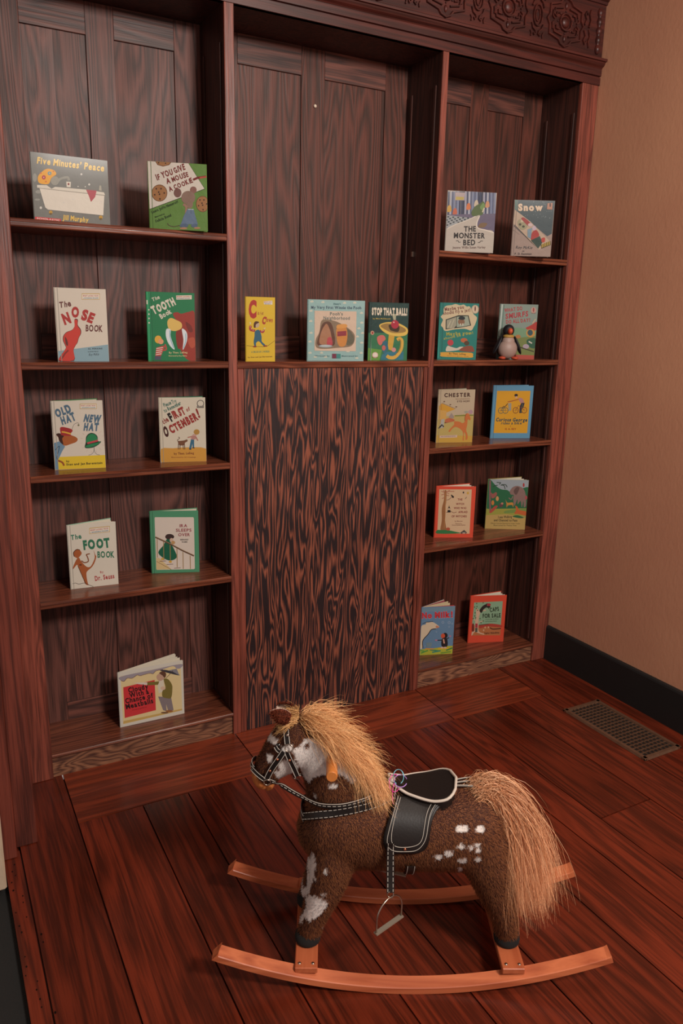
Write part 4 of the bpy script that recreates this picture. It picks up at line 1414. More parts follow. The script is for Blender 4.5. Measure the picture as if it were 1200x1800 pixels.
def a_caps(A):
    A.poly([(228, 375), (1025, 345), (980, 1010), (180, 1010)], '7f9c7f')
    A.poly([(185, 1000), (980, 1000), (970, 1280), (170, 1285)], 'a5653e')
    A.blob([(370, 1010), (520, 990), (700, 960), (980, 1000), (980, 1060), (600, 1040), (400, 1090)], 'a03c30')
    A.line([(680, 1070), (760, 1110), (980, 1095)], 26, '3a1c18', True).line([(370, 1000), (500, 985), (640, 970)], 14, '3a2018')
    A.blob([(290, 560), (340, 560), (400, 640), (370, 780), (360, 960), (370, 1170), (520, 1240), (500, 1260), (330, 1210), (260, 1180), (175, 1290), (180, 1190), (250, 1150), (260, 960), (290, 800)], 'c0a088', 4)
    A.line([(390, 640), (480, 600), (560, 590)], 30, 'c0a088').line([(300, 900), (220, 830)], 26, 'c0a088').line([(370, 920), (500, 880)], 22, 'c0a088')
    for x, y in ((300, 400), (480, 385), (310, 485), (290, 545), (330, 590), (250, 745), (280, 800), (400, 820), (430, 935), (490, 885), (210, 820), (640, 545), (260, 660), (240, 500)):
        A.ell(x, y, 16, 18, '4c5434')
    A.blob([(380, 600), (460, 480), (560, 420), (600, 400), (580, 500), (500, 560), (440, 660)], '2a2420').ell(640, 440, 56, 40, '963438').ell(630, 500, 60, 26, '241c1c')
    A.poly([(270, 955), (335, 955), (335, 1070), (270, 1070)], '98303c').poly([(268, 1075), (335, 1075), (330, 1190), (268, 1190)], '4c4c40')
    A.blob([(185, 970), (230, 970), (235, 1160), (175, 1150)], '6a2c24')
    for x, y in ((545, 1065), (635, 1060), (505, 1140)):
        A.ell(x, y, 18, 26, 'c8a080')
    A.T('CAPS', 675, 640, 925, 605, 110, '2c3424')
    A.T('FOR SALE', 475, 800, 970, 785, 110, '2c3424')
    A.T('A Tale of a Peddler, Some Monkeys', 545, 850, 910, 840, 22, '3a4430')
    A.T('and Their Monkey Business', 550, 908, 870, 898, 22, '3a4430')
    A.T('Esphyr Slobodkina', 530, 1240, 935, 1225, 44, '3a2018')


LW, CW, RW = 'books on the left bay shelves', 'books on the centre shelf', 'books on the right bay shelves'  # right bay covers are coloured dimmer, weaker light there put into the print
BK = [
    # name, pos, yaw, w, h, quad(TL,TR,BR,BL), art, base, label, kwargs
    ('picture_book', (0.073, 0.012, 1.943), 1.5, 0.233, 0.196, ((45, 70), (1135, 232), (1160, 1110), (95, 1030)), a_five, '6f706b',
     'wide grey paperback with yellow title over a white bathtub, on top left shelf', dict(soft=True, fan=9, group=LW, back='6f706b', wrap=True)),
    ('picture_book', (0.438, 0.028, 1.943), -18.4, 0.192, 0.211, ((50, 88), (1137, 140), (1140, 1385), (88, 1315)), a_mouse, '58793a',
     'green and white hardback with brown cookies and creature in blue dungarees, top left shelf', dict(fan=7, group=LW, back='58793a', wrap=True)),
    ('picture_book', (1.653, 0.029, 1.943), -18.9, 0.207, 0.234, ((128, 72), (1135, 125), (1048, 1355), (70, 1290)), a_monster, 'a49c92',
     'shiny grey hardback titled The Monster Bed on the top right shelf', dict(fan=8, group=RW, back='5c5468', wrap=True)),
    ('picture_book', (1.984, 0.008, 1.943), -27.4, 0.171, 0.225, ((180, 78), (1155, 98), (1045, 1450), (75, 1405)), a_snow, '8d7a70',
     'grey and beige hardback titled Snow with a sled, on the top right shelf', dict(fan=8, group=RW, back='6a6460', wrap=True)),
    ('picture_book', (0.123, 0.060, 1.505), -1.3, 0.165, 0.238, ((97, 102), (1047, 138), (1112, 1478), (180, 1480)), a_nose, 'c4bcae',
     'white hardback with big red word NOSE and blue strip at the bottom', dict(fan=12, group=LW, back='b8b8ac')),
    ('picture_book', (0.426, 0.065, 1.505), -7.7, 0.167, 0.236, ((313, 180), (778, 190), (788, 848), (330, 848)), a_tooth, '1f6e45',
     'green hardback with white word TOOTH and white tusks', dict(fan=10, group=LW, back='1f6e45')),
    ('picture_book', (0.093, 0.093, 1.132), -7.3, 0.169, 0.239, ((88, 155), (1040, 145), (1100, 1395), (170, 1428)), a_oldhat, 'c4bcae',
     'white hardback with OLD HAT NEW HAT lettering and a green bowler above a yellow strip', dict(fan=23, group=LW, back='3f7a4c')),
    ('picture_book', (0.466, 0.100, 1.132), -13.2, 0.168, 0.240, ((108, 108), (1090, 105), (1112, 1460), (145, 1475)), a_oct, 'c0b8a6',
     'white hardback with slanting red OCTEMBER title and ochre ground strip', dict(fan=14, group=LW, back='2f6a50')),
    ('picture_book', (0.120, 0.105, 0.684), -4.2, 0.169, 0.242, ((80, 265), (1070, 190), (1125, 1450), (170, 1560)), a_foot, 'c6c0b2',
     'white hardback with green FOOT BOOK lettering and a brown figure', dict(fan=19, group=LW, back='8fb09a')),
    ('picture_book', (0.432, 0.162, 0.684), -19.2, 0.183, 0.250, ((55, 118), (1100, 88), (1130, 1415), (105, 1440)), a_ira, '4c8a68',
     'pale green hardback with a white panel showing a child in green coat on stairs', dict(fan=13, group=LW, back='4c8a68')),
    ('picture_book', (0.267, 0.090, 0.095), -0.3, 0.256, 0.234, ((65, 395), (1120, 195), (1145, 1050), (112, 1285)), a_cloudy, 'c2bfb4',
     'wide white paperback with red title square standing half open on the bottom left shelf', dict(soft=True, fan=17, group=LW, back='c4bfb0', leaves=(0.08, 0.35, 0.42, 0.62, 0.9))),
    ('picture_book', (0.786, 0.048, 1.503), -10.8, 0.111, 0.233, ((80, 80), (805, 122), (830, 1725), (115, 1725)), a_clown, 'c6a62c',
     'tall narrow yellow hardback with a large red letter C', dict(fan=9, group=CW, back='b8982c', hinge=False)),
    ('picture_book', (1.045, 0.058, 1.503), -13.5, 0.229, 0.232, ((62, 62), (1160, 92), (1130, 1272), (45, 1265)), a_pooh, '86a6a4',
     'square pale blue hardback with small clouds and a beige picture panel', dict(fan=9, group=CW, back='86a6a4', wrap=True, hinge=False)),
    ('picture_book', (1.326, 0.071, 1.503), -11.5, 0.172, 0.230, ((85, 88), (1150, 115), (1095, 1640), (40, 1630)), a_ball, '1f3a36',
     'dark green hardback titled STOP THAT BALL with a golden horn and red ball', dict(fan=9, group=CW, back='24503c', wrap=True)),
    ('picture_book', (1.679, 0.079, 1.505), -17.8, 0.174, 0.237, ((112, 108), (1145, 112), (1075, 1580), (58, 1600)), a_jet, '1f6e66',
     'teal hardback with a cream cloud and a yellow strip at the bottom', dict(fan=9, group=RW, back='1f6e66', hinge=False)),
    ('picture_book', (2.026, 0.105, 1.505), -23.8, 0.175, 0.242, ((255, 88), (1110, 85), (1025, 1280), (190, 1275)), a_smurf, '77857c',
     'grey green hardback with slanting red title standing behind the toy penguin', dict(fan=9, group=RW, back='6a7a70', hinge=False)),
    ('picture_book', (1.729, 0.126, 1.132), -14.7, 0.175, 0.239, ((105, 135), (1120, 140), (1058, 1570), (90, 1580)), a_chester, 'a89880',
     'beige book titled CHESTER with an orange horse and a yellow carousel', dict(fan=22, group=RW, back='8c8670')),
    ('picture_book', (2.058, 0.149, 1.132), -19.1, 0.198, 0.249, ((145, 100), (1135, 118), (1050, 1412), (85, 1388)), a_george, '5584a0',
     'blue hardback with a yellow panel showing bicycles', dict(fan=13, group=RW, back='5584a0', hinge=False)),
    ('picture_book', (1.746, 0.128, 0.684), -24.4, 0.185, 0.246, ((118, 135), (1120, 150), (1035, 1432), (65, 1430)), a_witch, 'c4452f',
     'orange red hardback with a beige panel of a tall tree and small black witch', dict(fan=21, group=RW, back='c4452f', hinge=False)),
    ('picture_book', (2.072, 0.158, 0.684), -29.4, 0.195, 0.248, ((138, 98), (1133, 130), (1035, 1342), (65, 1310)), a_animals, '8a8a50',
     'green and tan hardback with a grey elephant in a jungle', dict(fan=24, group=RW, back='8a7a44', hinge=False)),
    ('picture_book', (1.704, 0.135, 0.095), -19.1, 0.165, 0.248, ((160, 305), (1115, 290), (1040, 1660), (80, 1705)), a_milk, '5f7d9a',
     'blue paperback titled No Milk with a cream cow, standing open on the bottom right shelf', dict(soft=True, fan=34, group=RW, back='5a5a8a', leaves=(0.12, 0.5, 0.7, 0.92), leafcols=('b83a38', 'c9b994', 'c9b994', 'a04a5c'), pagecol='c9b994')),
    ('picture_book', (2.007, 0.151, 0.095), -20.1, 0.187, 0.251, ((133, 195), (1140, 175), (1050, 1452), (68, 1490)), a_caps, 'c4452f',
     'orange red hardback with a sage green panel titled CAPS FOR SALE', dict(fan=17, group=RW, back='c4452f', hinge=False)),
]
for a in BK:
    book(*a[:9], **a[9])

# ------------------------------------------------------------------ toy penguin standing before the grey green book
pb = on_plane(890, 629, 1, 0.050)
pe = empty('toy_penguin', (pb.x, 0.050, 1.505), R(-22))
pe.scale = (1.22, 1.22, 1.22)
tag(pe, 'small plush penguin toy with white belly and orange beak on the right bay shelf', 'stuffed toy')
BLK = srgb('191a1e')
m = MB()
m.ellipsoid((0, 0.010, 0.044), (0.040, 0.030, 0.040), BLK)
m.ellipsoid((0, 0.006, 0.068), (0.025, 0.022, 0.034), BLK)
m.build('body', M['vcol'], pe)
m = MB()
m.ellipsoid((0, -0.003, 0.038), (0.036, 0.028, 0.036), srgb('9a8278'))
m.ellipsoid((0, -0.006, 0.062), (0.024, 0.018, 0.026), srgb('9a8278'))
m.build('belly', M['vcol'], pe)
m = MB()
m.ellipsoid((0, -0.006, 0.083), (0.021, 0.017, 0.008), srgb('a8843c'))
m.build('neck_band', M['vcol'], pe)
m = MB()
m.ellipsoid((0, 0.0, 0.104), (0.021, 0.020, 0.022), BLK)
h_ = m.build('head', M['vcol'], pe)
m = MB()
m.ellipsoid((0, -0.020, 0.102), (0.009, 0.012, 0.011), srgb('c4502e'))
m.build('beak', M['vcol'], h_)
for s in (-1, 1):
    m = MB()
    m.ellipsoid((s * 0.038, 0.0, 0.052), (0.006, 0.016, 0.036), BLK, Matrix.Rotation(R(-s * 24), 4, 'Y'))
    m.build('flipper', M['vcol'], pe)
    m = MB()
    m.ellipsoid((s * 0.024, -0.020, 0.006), (0.013, 0.016, 0.006), srgb('b8482c'))
    m.build('foot', M['vcol'], pe)

# ------------------------------------------------------------------ floor vent
vx0, vx1, vy0, vy1 = 2.073, 2.285, -0.905, -0.458
ve = empty('floor_vent', ((vx0 + vx1) / 2, (vy0 + vy1) / 2, 0.001))
tag(ve, 'bronze metal grille floor vent set in the boards near the black baseboard', 'floor vent')
hx, hy = (vx1 - vx0) / 2, (vy1 - vy0) / 2
m = MB()
m.box(-hx + 0.003, hx - 0.003, -hy + 0.003, hy - 0.003, 0.0, 0.0015, 0)
m.build('dark_backing', M['black'], ve)  # black plate standing in for the darkness below the grille
m = MB()
fw = 0.020
for a in (-1, 1):
    y0, y1 = sorted((a * hy, a * (hy - fw)))
    x0, x1 = sorted((a * hx, a * (hx - fw)))
    m.extrude([(y0, 0.0), (y0 + (0.004 if a < 0 else 0.002), 0.009), (y1 - (0.004 if a > 0 else 0.002), 0.009), (y1, 0.0)][::-1], -hx, hx, 'X')
    m.extrude([(x0, 0.0), (x0 + (0.004 if a < 0 else 0.002), 0.009), (x1 - (0.004 if a > 0 else 0.002), 0.009), (x1, 0.0)], -hy, hy, 'Y')
for a in (-1, 1):
    for b_ in (-1, 1):
        x0, x1 = sorted((a * hx, a * (hx - 0.008)))
        y0, y1 = sorted((b_ * hy, b_ * (hy - 0.008)))
        m.box(x0, x1, y0, y1, 0.0, 0.0088, 0.001)
m.build('frame', M['bronze'], ve)
m = MB()
ix, iy = hx - fw, hy - fw
for k in range(1, 8):
    x = -ix + 2 * ix * k / 8
    m.box(x - 0.0012, x + 0.0012, -iy, iy, 0.002, 0.0065, 0)
for k in range(1, 20):
    y = -iy + 2 * iy * k / 20
    m.box(-ix, ix, y - 0.0012, y + 0.0012, 0.002, 0.0070, 0)
m.build('grille', M['bronze'], ve)

# ------------------------------------------------------------------ rocking horse
HA = R(-27.5)
HN = Vector((-math.sin(HA), math.cos(HA), 0))
HO = Vector((0.731, -1.246, 0)) + HN * 0.015
horse = empty('rocking_horse', HO, HA)
tag(horse, 'plush brown and white rocking horse with golden mane, black saddle and wooden rockers', 'rocking horse')
HM = Matrix.Translation(HO) @ Matrix.Rotation(HA, 4, 'Z')
HMI = HM.inverted()
CL = HMI @ CAM_LOC
HR = HMI.to_3x3()


def hray(px, py):
    return (HR @ ray_dir(px, py)).normalized()


def hplane(px, py, v=None, z=None):
    d = hray(px, py)
    t = (v - CL.y) / d.y if v is not None else (z - CL.z) / d.z
    return CL + d * t


def mir(p):
    return Vector((p[0], -p[1], p[2]))


# rockers
RAD = 1.27


def zb(u):
    return u * u / (2 * RAD)


for v0, sgn in ((-0.169, 1), (0.139, 1)):
    m = MB()
    us = [-0.508 + 1.012 * i / 60 for i in range(61)]
    sec = [(0.0, 0.0), (0.0, 0.0165), (0.002, 0.0185), (0.0305, 0.0265), (0.033, 0.024), (0.033, 0.0)]
    vs = []
    for i, u in enumerate(us):
        cut = 0.0
        for j, (a, b_) in enumerate(sec):
            uu = u
            if i == 0:
                uu = u + b_ * 0.9
            if i == 60:
                uu = u - b_ * 0.35
            vs.append((uu, v0 + a, zb(u) + b_ - (0.0 if 0 < i < 60 else 0.001 * (b_ > 0.02))))
    k = len(sec)
    fs = [(i * k + j, i * k + (j + 1) % k, (i + 1) * k + (j + 1) % k, (i + 1) * k + j) for i in range(60) for j in range(k)]
    fs += [tuple(range(k))[::-1], tuple(range(60 * k, 61 * k))]
    m.add(vs, fs)
    m.build('rocker', M['rocker'], horse)
CBT = zb(0.27) + 0.0255
for uc in (-0.272, 0.256):
    m = MB()
    m.box(uc - 0.029, uc + 0.029, -0.160, 0.166, CBT - 0.001, CBT + 0.016, 0.002)
    cb = m.build('crossbar', M['crossbar'], horse)
    for s in (-1, 1):
        for vv in (-0.145, 0.155):
            m = MB()
            m.lathe([(0.0045, -0.001), (0.0045, 0.001), (0.0025, 0.0022)], (uc + s * 0.017, vv, CBT + 0.016), 10)
            m.build('screw', M['metal'], cb)


# ---- body surface: lofts merged by a voxel remesh
def loft(m, st, n=20):
    """stations: (u, v, z, in-plane radius, lateral radius)"""
    ctr = [Vector(s[:3]) for s in st]
    vs = []
    for i, s in enumerate(st):
        t = (ctr[min(i + 1, len(st) - 1)] - ctr[max(i - 1, 0)]).normalized()
        lat = Vector((0, 1, 0))
        lat = (lat - t * lat.dot(t)).normalized()
        a = t.cross(lat).normalized()
        for k in range(n):
            an = 2 * math.pi * k / n
            vs.append(ctr[i] + a * (math.cos(an) * s[3]) + lat * (math.sin(an) * s[4]))
    # rounded ends
    fs = [(i * n + k, i * n + (k + 1) % n, (i + 1) * n + (k + 1) % n, (i + 1) * n + k) for i in range(len(st) - 1) for k in range(n)]
    fs.append(tuple(range(n))[::-1])
    fs.append(tuple(range((len(st) - 1) * n, len(st) * n)))
    m.add(vs, fs)


def remesh(m, voxel, smooth):
    o = m.build('tmp', M['fur'])
    bm = bmesh.new()
    bm.from_mesh(o.data)
    bmesh.ops.recalc_face_normals(bm, faces=bm.faces)
    bm.to_mesh(o.data)
    bm.free()
    md = o.modifiers.new('r', 'REMESH')
    md.mode = 'VOXEL'
    md.voxel_size = voxel
    ms = o.modifiers.new('s', 'SMOOTH')
    ms.iterations = smooth
    ms.factor = 0.5
    bpy.context.view_layer.update()
    dg = bpy.context.evaluated_depsgraph_get()
    me = D.meshes.new_from_object(o.evaluated_get(dg))
    D.objects.remove(o)
    return me


m = MB()
DZ = -0.010
loft(m, [(-.292, 0, .405 + DZ, .030, .030), (-.278, 0, .400 + DZ, .070, .062), (-.25, 0, .395 + DZ, .098, .088), (-.19, 0, .388 + DZ, .116, .103), (-.08, 0, .381 + DZ, .109, .106),
         (.03, 0, .377 + DZ, .106, .108), (.12, 0, .383 + DZ, .112, .112), (.19, 0, .390 + DZ, .106, .104), (.225, 0, .392 + DZ, .082, .080), (.243, 0, .392 + DZ, .045, .045)], 28)
loft(m, [(-.165, 0, .43 + DZ, .110, .085), (-.185, 0, .50 + DZ, .098, .070), (-.215, 0, .56 + DZ, .082, .058), (-.252, 0, .610 + DZ, .068, .050), (-.285, 0, .635 + DZ, .055, .045)], 24)
loft(m, [(-.255, 0, .665 + DZ, .030, .030), (-.282, 0, .645 + DZ, .060, .046), (-.312, 0, .617 + DZ, .067, .052), (-.343, 0, .585 + DZ, .056, .047), (-.370, 0, .555 + DZ, .042, .039),
         (-.389, 0, .531 + DZ, .035, .036), (-.399, 0, .516 + DZ, .022, .024)], 24)
for s in (-1, 1):
    # front legs
    loft(m, [(-.195, s * .052, .36, .060, .045), (-.212, s * .060, .29, .055, .046), (-.225, s * .064, .23, .046, .042), (-.245, s * .066, .17, .036, .035), (-.262, s * .066, .12, .031, .032), (-.268, s * .066, .088, .030, .031)], 20)
    # hind legs
    loft(m, [(.175, s * .052, .36, .075, .055), (.198, s * .062, .29, .062, .050), (.216, s * .066, .23, .048, .042), (.238, s * .067, .17, .036, .035), (.252, s * .067, .12, .032, .032), (.256, s * .067, .088, .030, .031)], 20)
base = remesh(m, 0.007, 10)
bvv = [v.co.copy() for v in base.vertices]
bff = [tuple(p.vertices) for p in base.polygons]
BV = BVHTree.FromPolygons(bvv, bff)


def surf(px, py, off=0.0, v=None):
    """point of the near side of the body seen at a place of the picture"""
    d = hray(px, py)
    h, n, i, t = BV.ray_cast(CL, d)
    if h is None:
        return hplane(px, py, v=v if v is not None else -0.05), Vector((0, -1, 0))
    if n.dot(d) > 0:
        n = -n
    return h + n * off, n


# ---- coat colours: patches given as outlines on the near side, mirrored to the far side
def za(pts, k, ox, oy):
    return [(x / k + ox, y / k + oy) for x, y in pts]


A1 = lambda p: za(p, 3.75, 400, 1220)
A2 = lambda p: za(p, 4.6154, 600, 1340)
A3 = lambda p: za(p, 7.8286, 500, 1500)


def circ(x, y, rx, ry, n=10):
    return [(x + rx * math.cos(2 * math.pi * i / n), y + ry * math.sin(2 * math.pi * i / n)) for i in range(n)]


WHITE = [A1([(430, 372), (480, 335), (500, 290), (560, 290), (640, 330), (680, 370), (720, 430), (770, 470), (850, 530), (860, 570), (815, 590), (770, 545), (720, 525), (650, 530), (600, 540), (560, 552), (535, 590), (500, 540), (480, 500), (455, 440)]),
         A1([(300, 520), (345, 450), (380, 430), (440, 440), (470, 480), (450, 530), (400, 560), (340, 570)]),
         A1([(255, 230), (290, 265), (332, 312), (322, 340), (280, 316), (258, 300)]),
         A1([(255, 395), (300, 400), (292, 450), (262, 450)]),
         A1([(350, 345), (425, 340), (432, 372), (360, 380)]),
         A1([(665, 597), (730, 590), (722, 618), (672, 618)]),
         A1([(560, 660), (590, 670), (595, 690), (565, 680)]),
         A1([(200, 365), (225, 350), (220, 375)]),
         [(548, 1497), (552, 1500), (556, 1521), (543, 1573), (532, 1573), (537, 1540)],
         A3([(240, 580), (340, 585), (440, 590), (560, 640), (600, 690), (560, 760), (490, 840), (430, 890), (380, 900), (345, 950), (280, 870), (240, 950), (205, 950), (210, 900), (290, 760), (300, 650)]),
         A3([(540, 215), (600, 245), (600, 295), (560, 300), (530, 250)]), A3([(395, 310), (415, 300), (445, 370), (430, 405), (400, 350)]), A3([(485, 550), (570, 560), (560, 595), (500, 585)]),
         A3([(555, 980), (520, 1050), (505, 1030), (530, 990)])]
for x, y, a, b_ in ((811.5, 1456.6, 12.5, 7.5), (844, 1457, 7.5, 7), (770, 1506, 8, 5.5), (787.6, 1500, 9, 5.5), (810, 1488, 6.5, 5), (827, 1490, 4.5, 4), (838, 1485, 6.5, 4.5), (839.5, 1495, 6, 4), (840.5, 1510, 6, 5), (812, 1512.5, 9, 4.5), (807.6, 1527, 4.5, 3.5), (803.7, 1533.5, 5, 3)):
    WHITE.append(circ(x, y, a, b_))
DARKSPOT = [A1(circ(521, 342, 16, 20)), A1(circ(333, 493, 14, 10)), A1(circ(310, 545, 10, 8))]


def inpoly(P, x, y):
    r = np.zeros(len(x), bool)
    n = len(P)
    for i in range(n):
        x1, y1 = P[i]
        x2, y2 = P[(i + 1) % n]
        if y1 == y2:
            continue
        c = ((y1 > y) != (y2 > y)) & (x < (x2 - x1) * (y - y1) / (y2 - y1) + x1)
        r ^= c
    return r


camM = np.array(CAM_M)
camL = np.array(CAM_LOC)
hm = np.array(HM)


def hproject(P):
    Wp = P @ hm[:3, :3].T + hm[:3, 3]
    q = (Wp - camL) @ camM
    return 600 + FPX * q[:, 0] / -q[:, 2], 900 - FPX * q[:, 1] / -q[:, 2]


def area2(p):
    return abs(sum(p[i][0] * p[(i + 1) % len(p)][1] - p[(i + 1) % len(p)][0] * p[i][1] for i in range(len(p)))) / 2


def coat(P, rng, jit=1.2, amin=0):
    Q = P.copy()
    Q[:, 1] = -np.abs(Q[:, 1])
    x, y = hproject(Q)
    x += rng.normal(0, jit, len(x))
    y += rng.normal(0, jit, len(x))
    wh = np.zeros(len(x), bool)
    for p in WHITE:
        if area2(p) < amin:
            continue
        wh |= inpoly(p, x, y)
    for p in DARKSPOT:
        wh &= ~inpoly(p, x, y)
    return wh


rng = np.random.default_rng(5)
me = base
nv = len(me.vertices)
co = np.zeros(nv * 3)
me.vertices.foreach_get('co', co)
co = co.reshape(-1, 3)
me.calc_loop_triangles()
tri = np.zeros(len(me.loop_triangles) * 3, dtype=np.int32)
me.loop_triangles.foreach_get('vertices', tri)
tri = tri.reshape(-1, 3)
a, b_, c = co[tri[:, 0]], co[tri[:, 1]], co[tri[:, 2]]
cr = np.cross(b_ - a, c - a)
ar = np.linalg.norm(cr, axis=1)
nrm = cr / ar[:, None]
NF = 110000
pick = rng.choice(len(tri), NF, p=ar / ar.sum())
r1 = np.sqrt(rng.random(NF))
r2 = rng.random(NF)
P = a[pick] * (1 - r1)[:, None] + b_[pick] * (r1 * (1 - r2))[:, None] + c[pick] * (r1 * r2)[:, None]
Nn = nrm[pick]
flow = np.tile(np.array([0.55, 0, -0.8]), (NF, 1)) + rng.normal(0, 0.35, (NF, 3))
flow -= Nn * (flow * Nn).sum(1)[:, None]
d = Nn * 0.75 + flow * 0.75
d /= np.linalg.norm(d, axis=1)[:, None]
ln = rng.uniform(0.005, 0.010, NF)
headm = (P[:, 0] < -0.30) & (P[:, 2] > 0.46)
ln[headm] *= 0.7
side = np.cross(d, Nn + rng.normal(0, 0.22, (NF, 3)))
side /= np.linalg.norm(side, axis=1)[:, None] + 1e-9
wd = 0.00075
wh = coat(P, rng, 0.8)
ln = np.where(wh, ln * 0.55, ln)
fv_ln = ln
colr = np.where(wh[:, None], np.array(srgb('f6efea')), np.array(srgb('663a28')))
tip = np.where(wh[:, None], np.array(srgb('fbf6f2')), np.array(srgb('a0653f')))
br = rng.uniform(0.6, 1.35, NF)[:, None]
br = np.where(wh[:, None], 0.85 + 0.25 * (br - 0.6) / 0.75, br)
fv = np.empty((NF, 3, 3))
fv[:, 0] = P - side * wd - Nn * 0.0005
fv[:, 1] = P + side * wd - Nn * 0.0005
fv[:, 2] = P + d * ln[:, None]
gn = np.cross(fv[:, 1] - fv[:, 0], fv[:, 2] - fv[:, 0])
sw = (gn * Nn).sum(1) < 0
fv[sw] = fv[sw][:, [1, 0, 2]]
fc = np.empty((NF, 3, 3))
fc[:, 0] = colr * br * 0.8
fc[:, 1] = colr * br * 0.8
fc[:, 2] = tip * br
wb = coat(co, rng, 0.3)
bc_ = np.where(wb[:, None], np.array(srgb('e8dcd4')), np.array(srgb('42241b')))


def np_mesh(name, verts, tris, vcol, mat, parent, quads=None):
    me = D.meshes.new(name)
    nv, nt_ = len(verts), len(tris)
    k = tris.shape[1]
    me.vertices.add(nv)
    me.vertices.foreach_set('co', verts.astype(np.float32).ravel())
    me.loops.add(nt_ * k)
    me.loops.foreach_set('vertex_index', tris.astype(np.int32).ravel())
    me.polygons.add(nt_)
    me.polygons.foreach_set('loop_start', np.arange(0, nt_ * k, k, dtype=np.int32))
    me.update(calc_edges=True)
    ca = me.color_attributes.new('Col', 'FLOAT_COLOR', 'POINT')
    cc = np.ones((nv, 4), dtype=np.float32)
    cc[:, :3] = vcol
    ca.data.foreach_set('color', cc.ravel())
    me.polygons.foreach_set('use_smooth', np.ones(nt_, bool))
    me.materials.append(mat)
    me.validate()
    o = D.objects.new(name, me)
    C.objects.link(o)
    if parent:
        o.parent = parent
    return o


verts = np.concatenate([co, fv.reshape(-1, 3)])
tris = np.concatenate([tri, np.arange(NF * 3).reshape(-1, 3) + nv])
body = np_mesh('body', verts, tris, np.concatenate([bc_, fc.reshape(-1, 3)]), M['fur'], horse)
vn = np.zeros(nv * 3)
me.vertices.foreach_get('normal', vn)
fn = np.repeat((Nn + d * 0.35)[:, None, :], 3, 1).reshape(-1, 3)
fn /= np.linalg.norm(fn, axis=1)[:, None]
body.data.normals_split_custom_set_from_vertices(np.concatenate([vn.reshape(-1, 3), fn]).tolist())

# ---- ears
for s in (-1, 1):
    m = MB()
    pts = []
    base_c = hplane(506, 1264, v=-.034)
    tipp = hplane(475, 1251, v=-.048)
    ax = (tipp - base_c)
    lat = Vector((0, 0, 1)) - ax * (ax.z / ax.length_squared)
    lat.normalize()
    up = ax.normalized().cross(lat).normalized()
    if up.y > 0:
        up = -up
    if s > 0:
        base_c, tipp, ax, lat, up = [mir(q_) for q_ in (base_c, tipp, ax, lat, up)]
        base_c = base_c + Vector((0.004, 0.004, -0.020))
        ax = ax + Vector((0.006, 0.006, -0.020))
    rows, seg = 8, 9
    vs = []
    for i in range(rows + 1):
        t = i / rows
        wdt = 0.0185 * math.sin(math.pi * (0.25 + 0.75 * t)) ** 0.7 + 0.0008
        for j in range(seg + 1):
            q = -1 + 2 * j / seg
            vs.append(base_c + ax * t + lat * (wdt * q) + up * (0.012 * (1 - q * q) * (1 - 0.4 * t)))
    n0 = len(vs)
    vs2 = [v - up * 0.004 for v in vs]
    fo, fi = [], []
    for i in range(rows):
        for j in range(seg):
            k = i * (seg + 1) + j
            fo.append((k, k + 1, k + seg + 2, k + seg + 1))
            fi.append((k, k + seg + 1, k + seg + 2, k + 1))
    m.add(vs, fo, srgb('5e2f20'), smooth=True)
    m.add(vs2, fi, srgb('c0a898'), smooth=True)
    # short fur on the ear back
    for q in range(1500):
        k = rnd.randrange(len(fo))
        p = sum((vs[i] for i in fo[k]), Vector()) / 4 + Vector((rnd.uniform(-.004, .004), rnd.uniform(-.004, .004), rnd.uniform(-.003, .003)))
        dd = (up * 0.6 + ax.normalized() * 0.3 + Vector((rnd.gauss(0, .3), rnd.gauss(0, .3), rnd.gauss(0, .3)))).normalized() * 0.007
        sd = dd.cross(up + Vector((rnd.random(), rnd.random(), 0))).normalized() * 0.0008
        bb = rnd.uniform(.6, 1.4)
        m.add([p - sd, p + sd, p + dd], [(0, 1, 2)], tuple(x * bb for x in srgb('7a3a26')))
    m.build('ear', M['fur'], horse)
# ---- muzzle, lips
m = MB()
m.ellipsoid(hplane(458, 1367, v=0), (0.020, 0.031, 0.031), mat=Matrix.Rotation(R(-28), 4, 'Y'))
m.build('upper_lip', M['suede'], horse)
m = MB()
m.ellipsoid(hplane(474, 1378, v=0), (0.012, 0.020, 0.017), mat=Matrix.Rotation(R(30), 4, 'Y'))
m.build('lower_lip', M['suede'], horse)
# eyes
ep, en = surf(489, 1311, 0.0)
for s in (-1, 1):
    m = MB()
    q = ep if s < 0 else mir(ep)
    m.ellipsoid(q, (0.007, 0.005, 0.007))
    m.build('eye', plain('black_eye', srgb('0c0a0a'), 0.1, coat=1.0) if s < 0 else D.materials['black_eye'], horse)
# hooves
for uc, s in ((-.270, -1), (-.270, 1), (.257, -1), (.257, 1)):
    m = MB()
    m.lathe([(0.026, 0.0), (0.0335, 0.003), (0.0345, 0.012), (0.033, 0.022), (0.028, 0.030), (0.02, 0.032)], (uc, s * 0.0665, CBT + 0.0165), 22)
    m.build('hoof', M['felt'], horse)


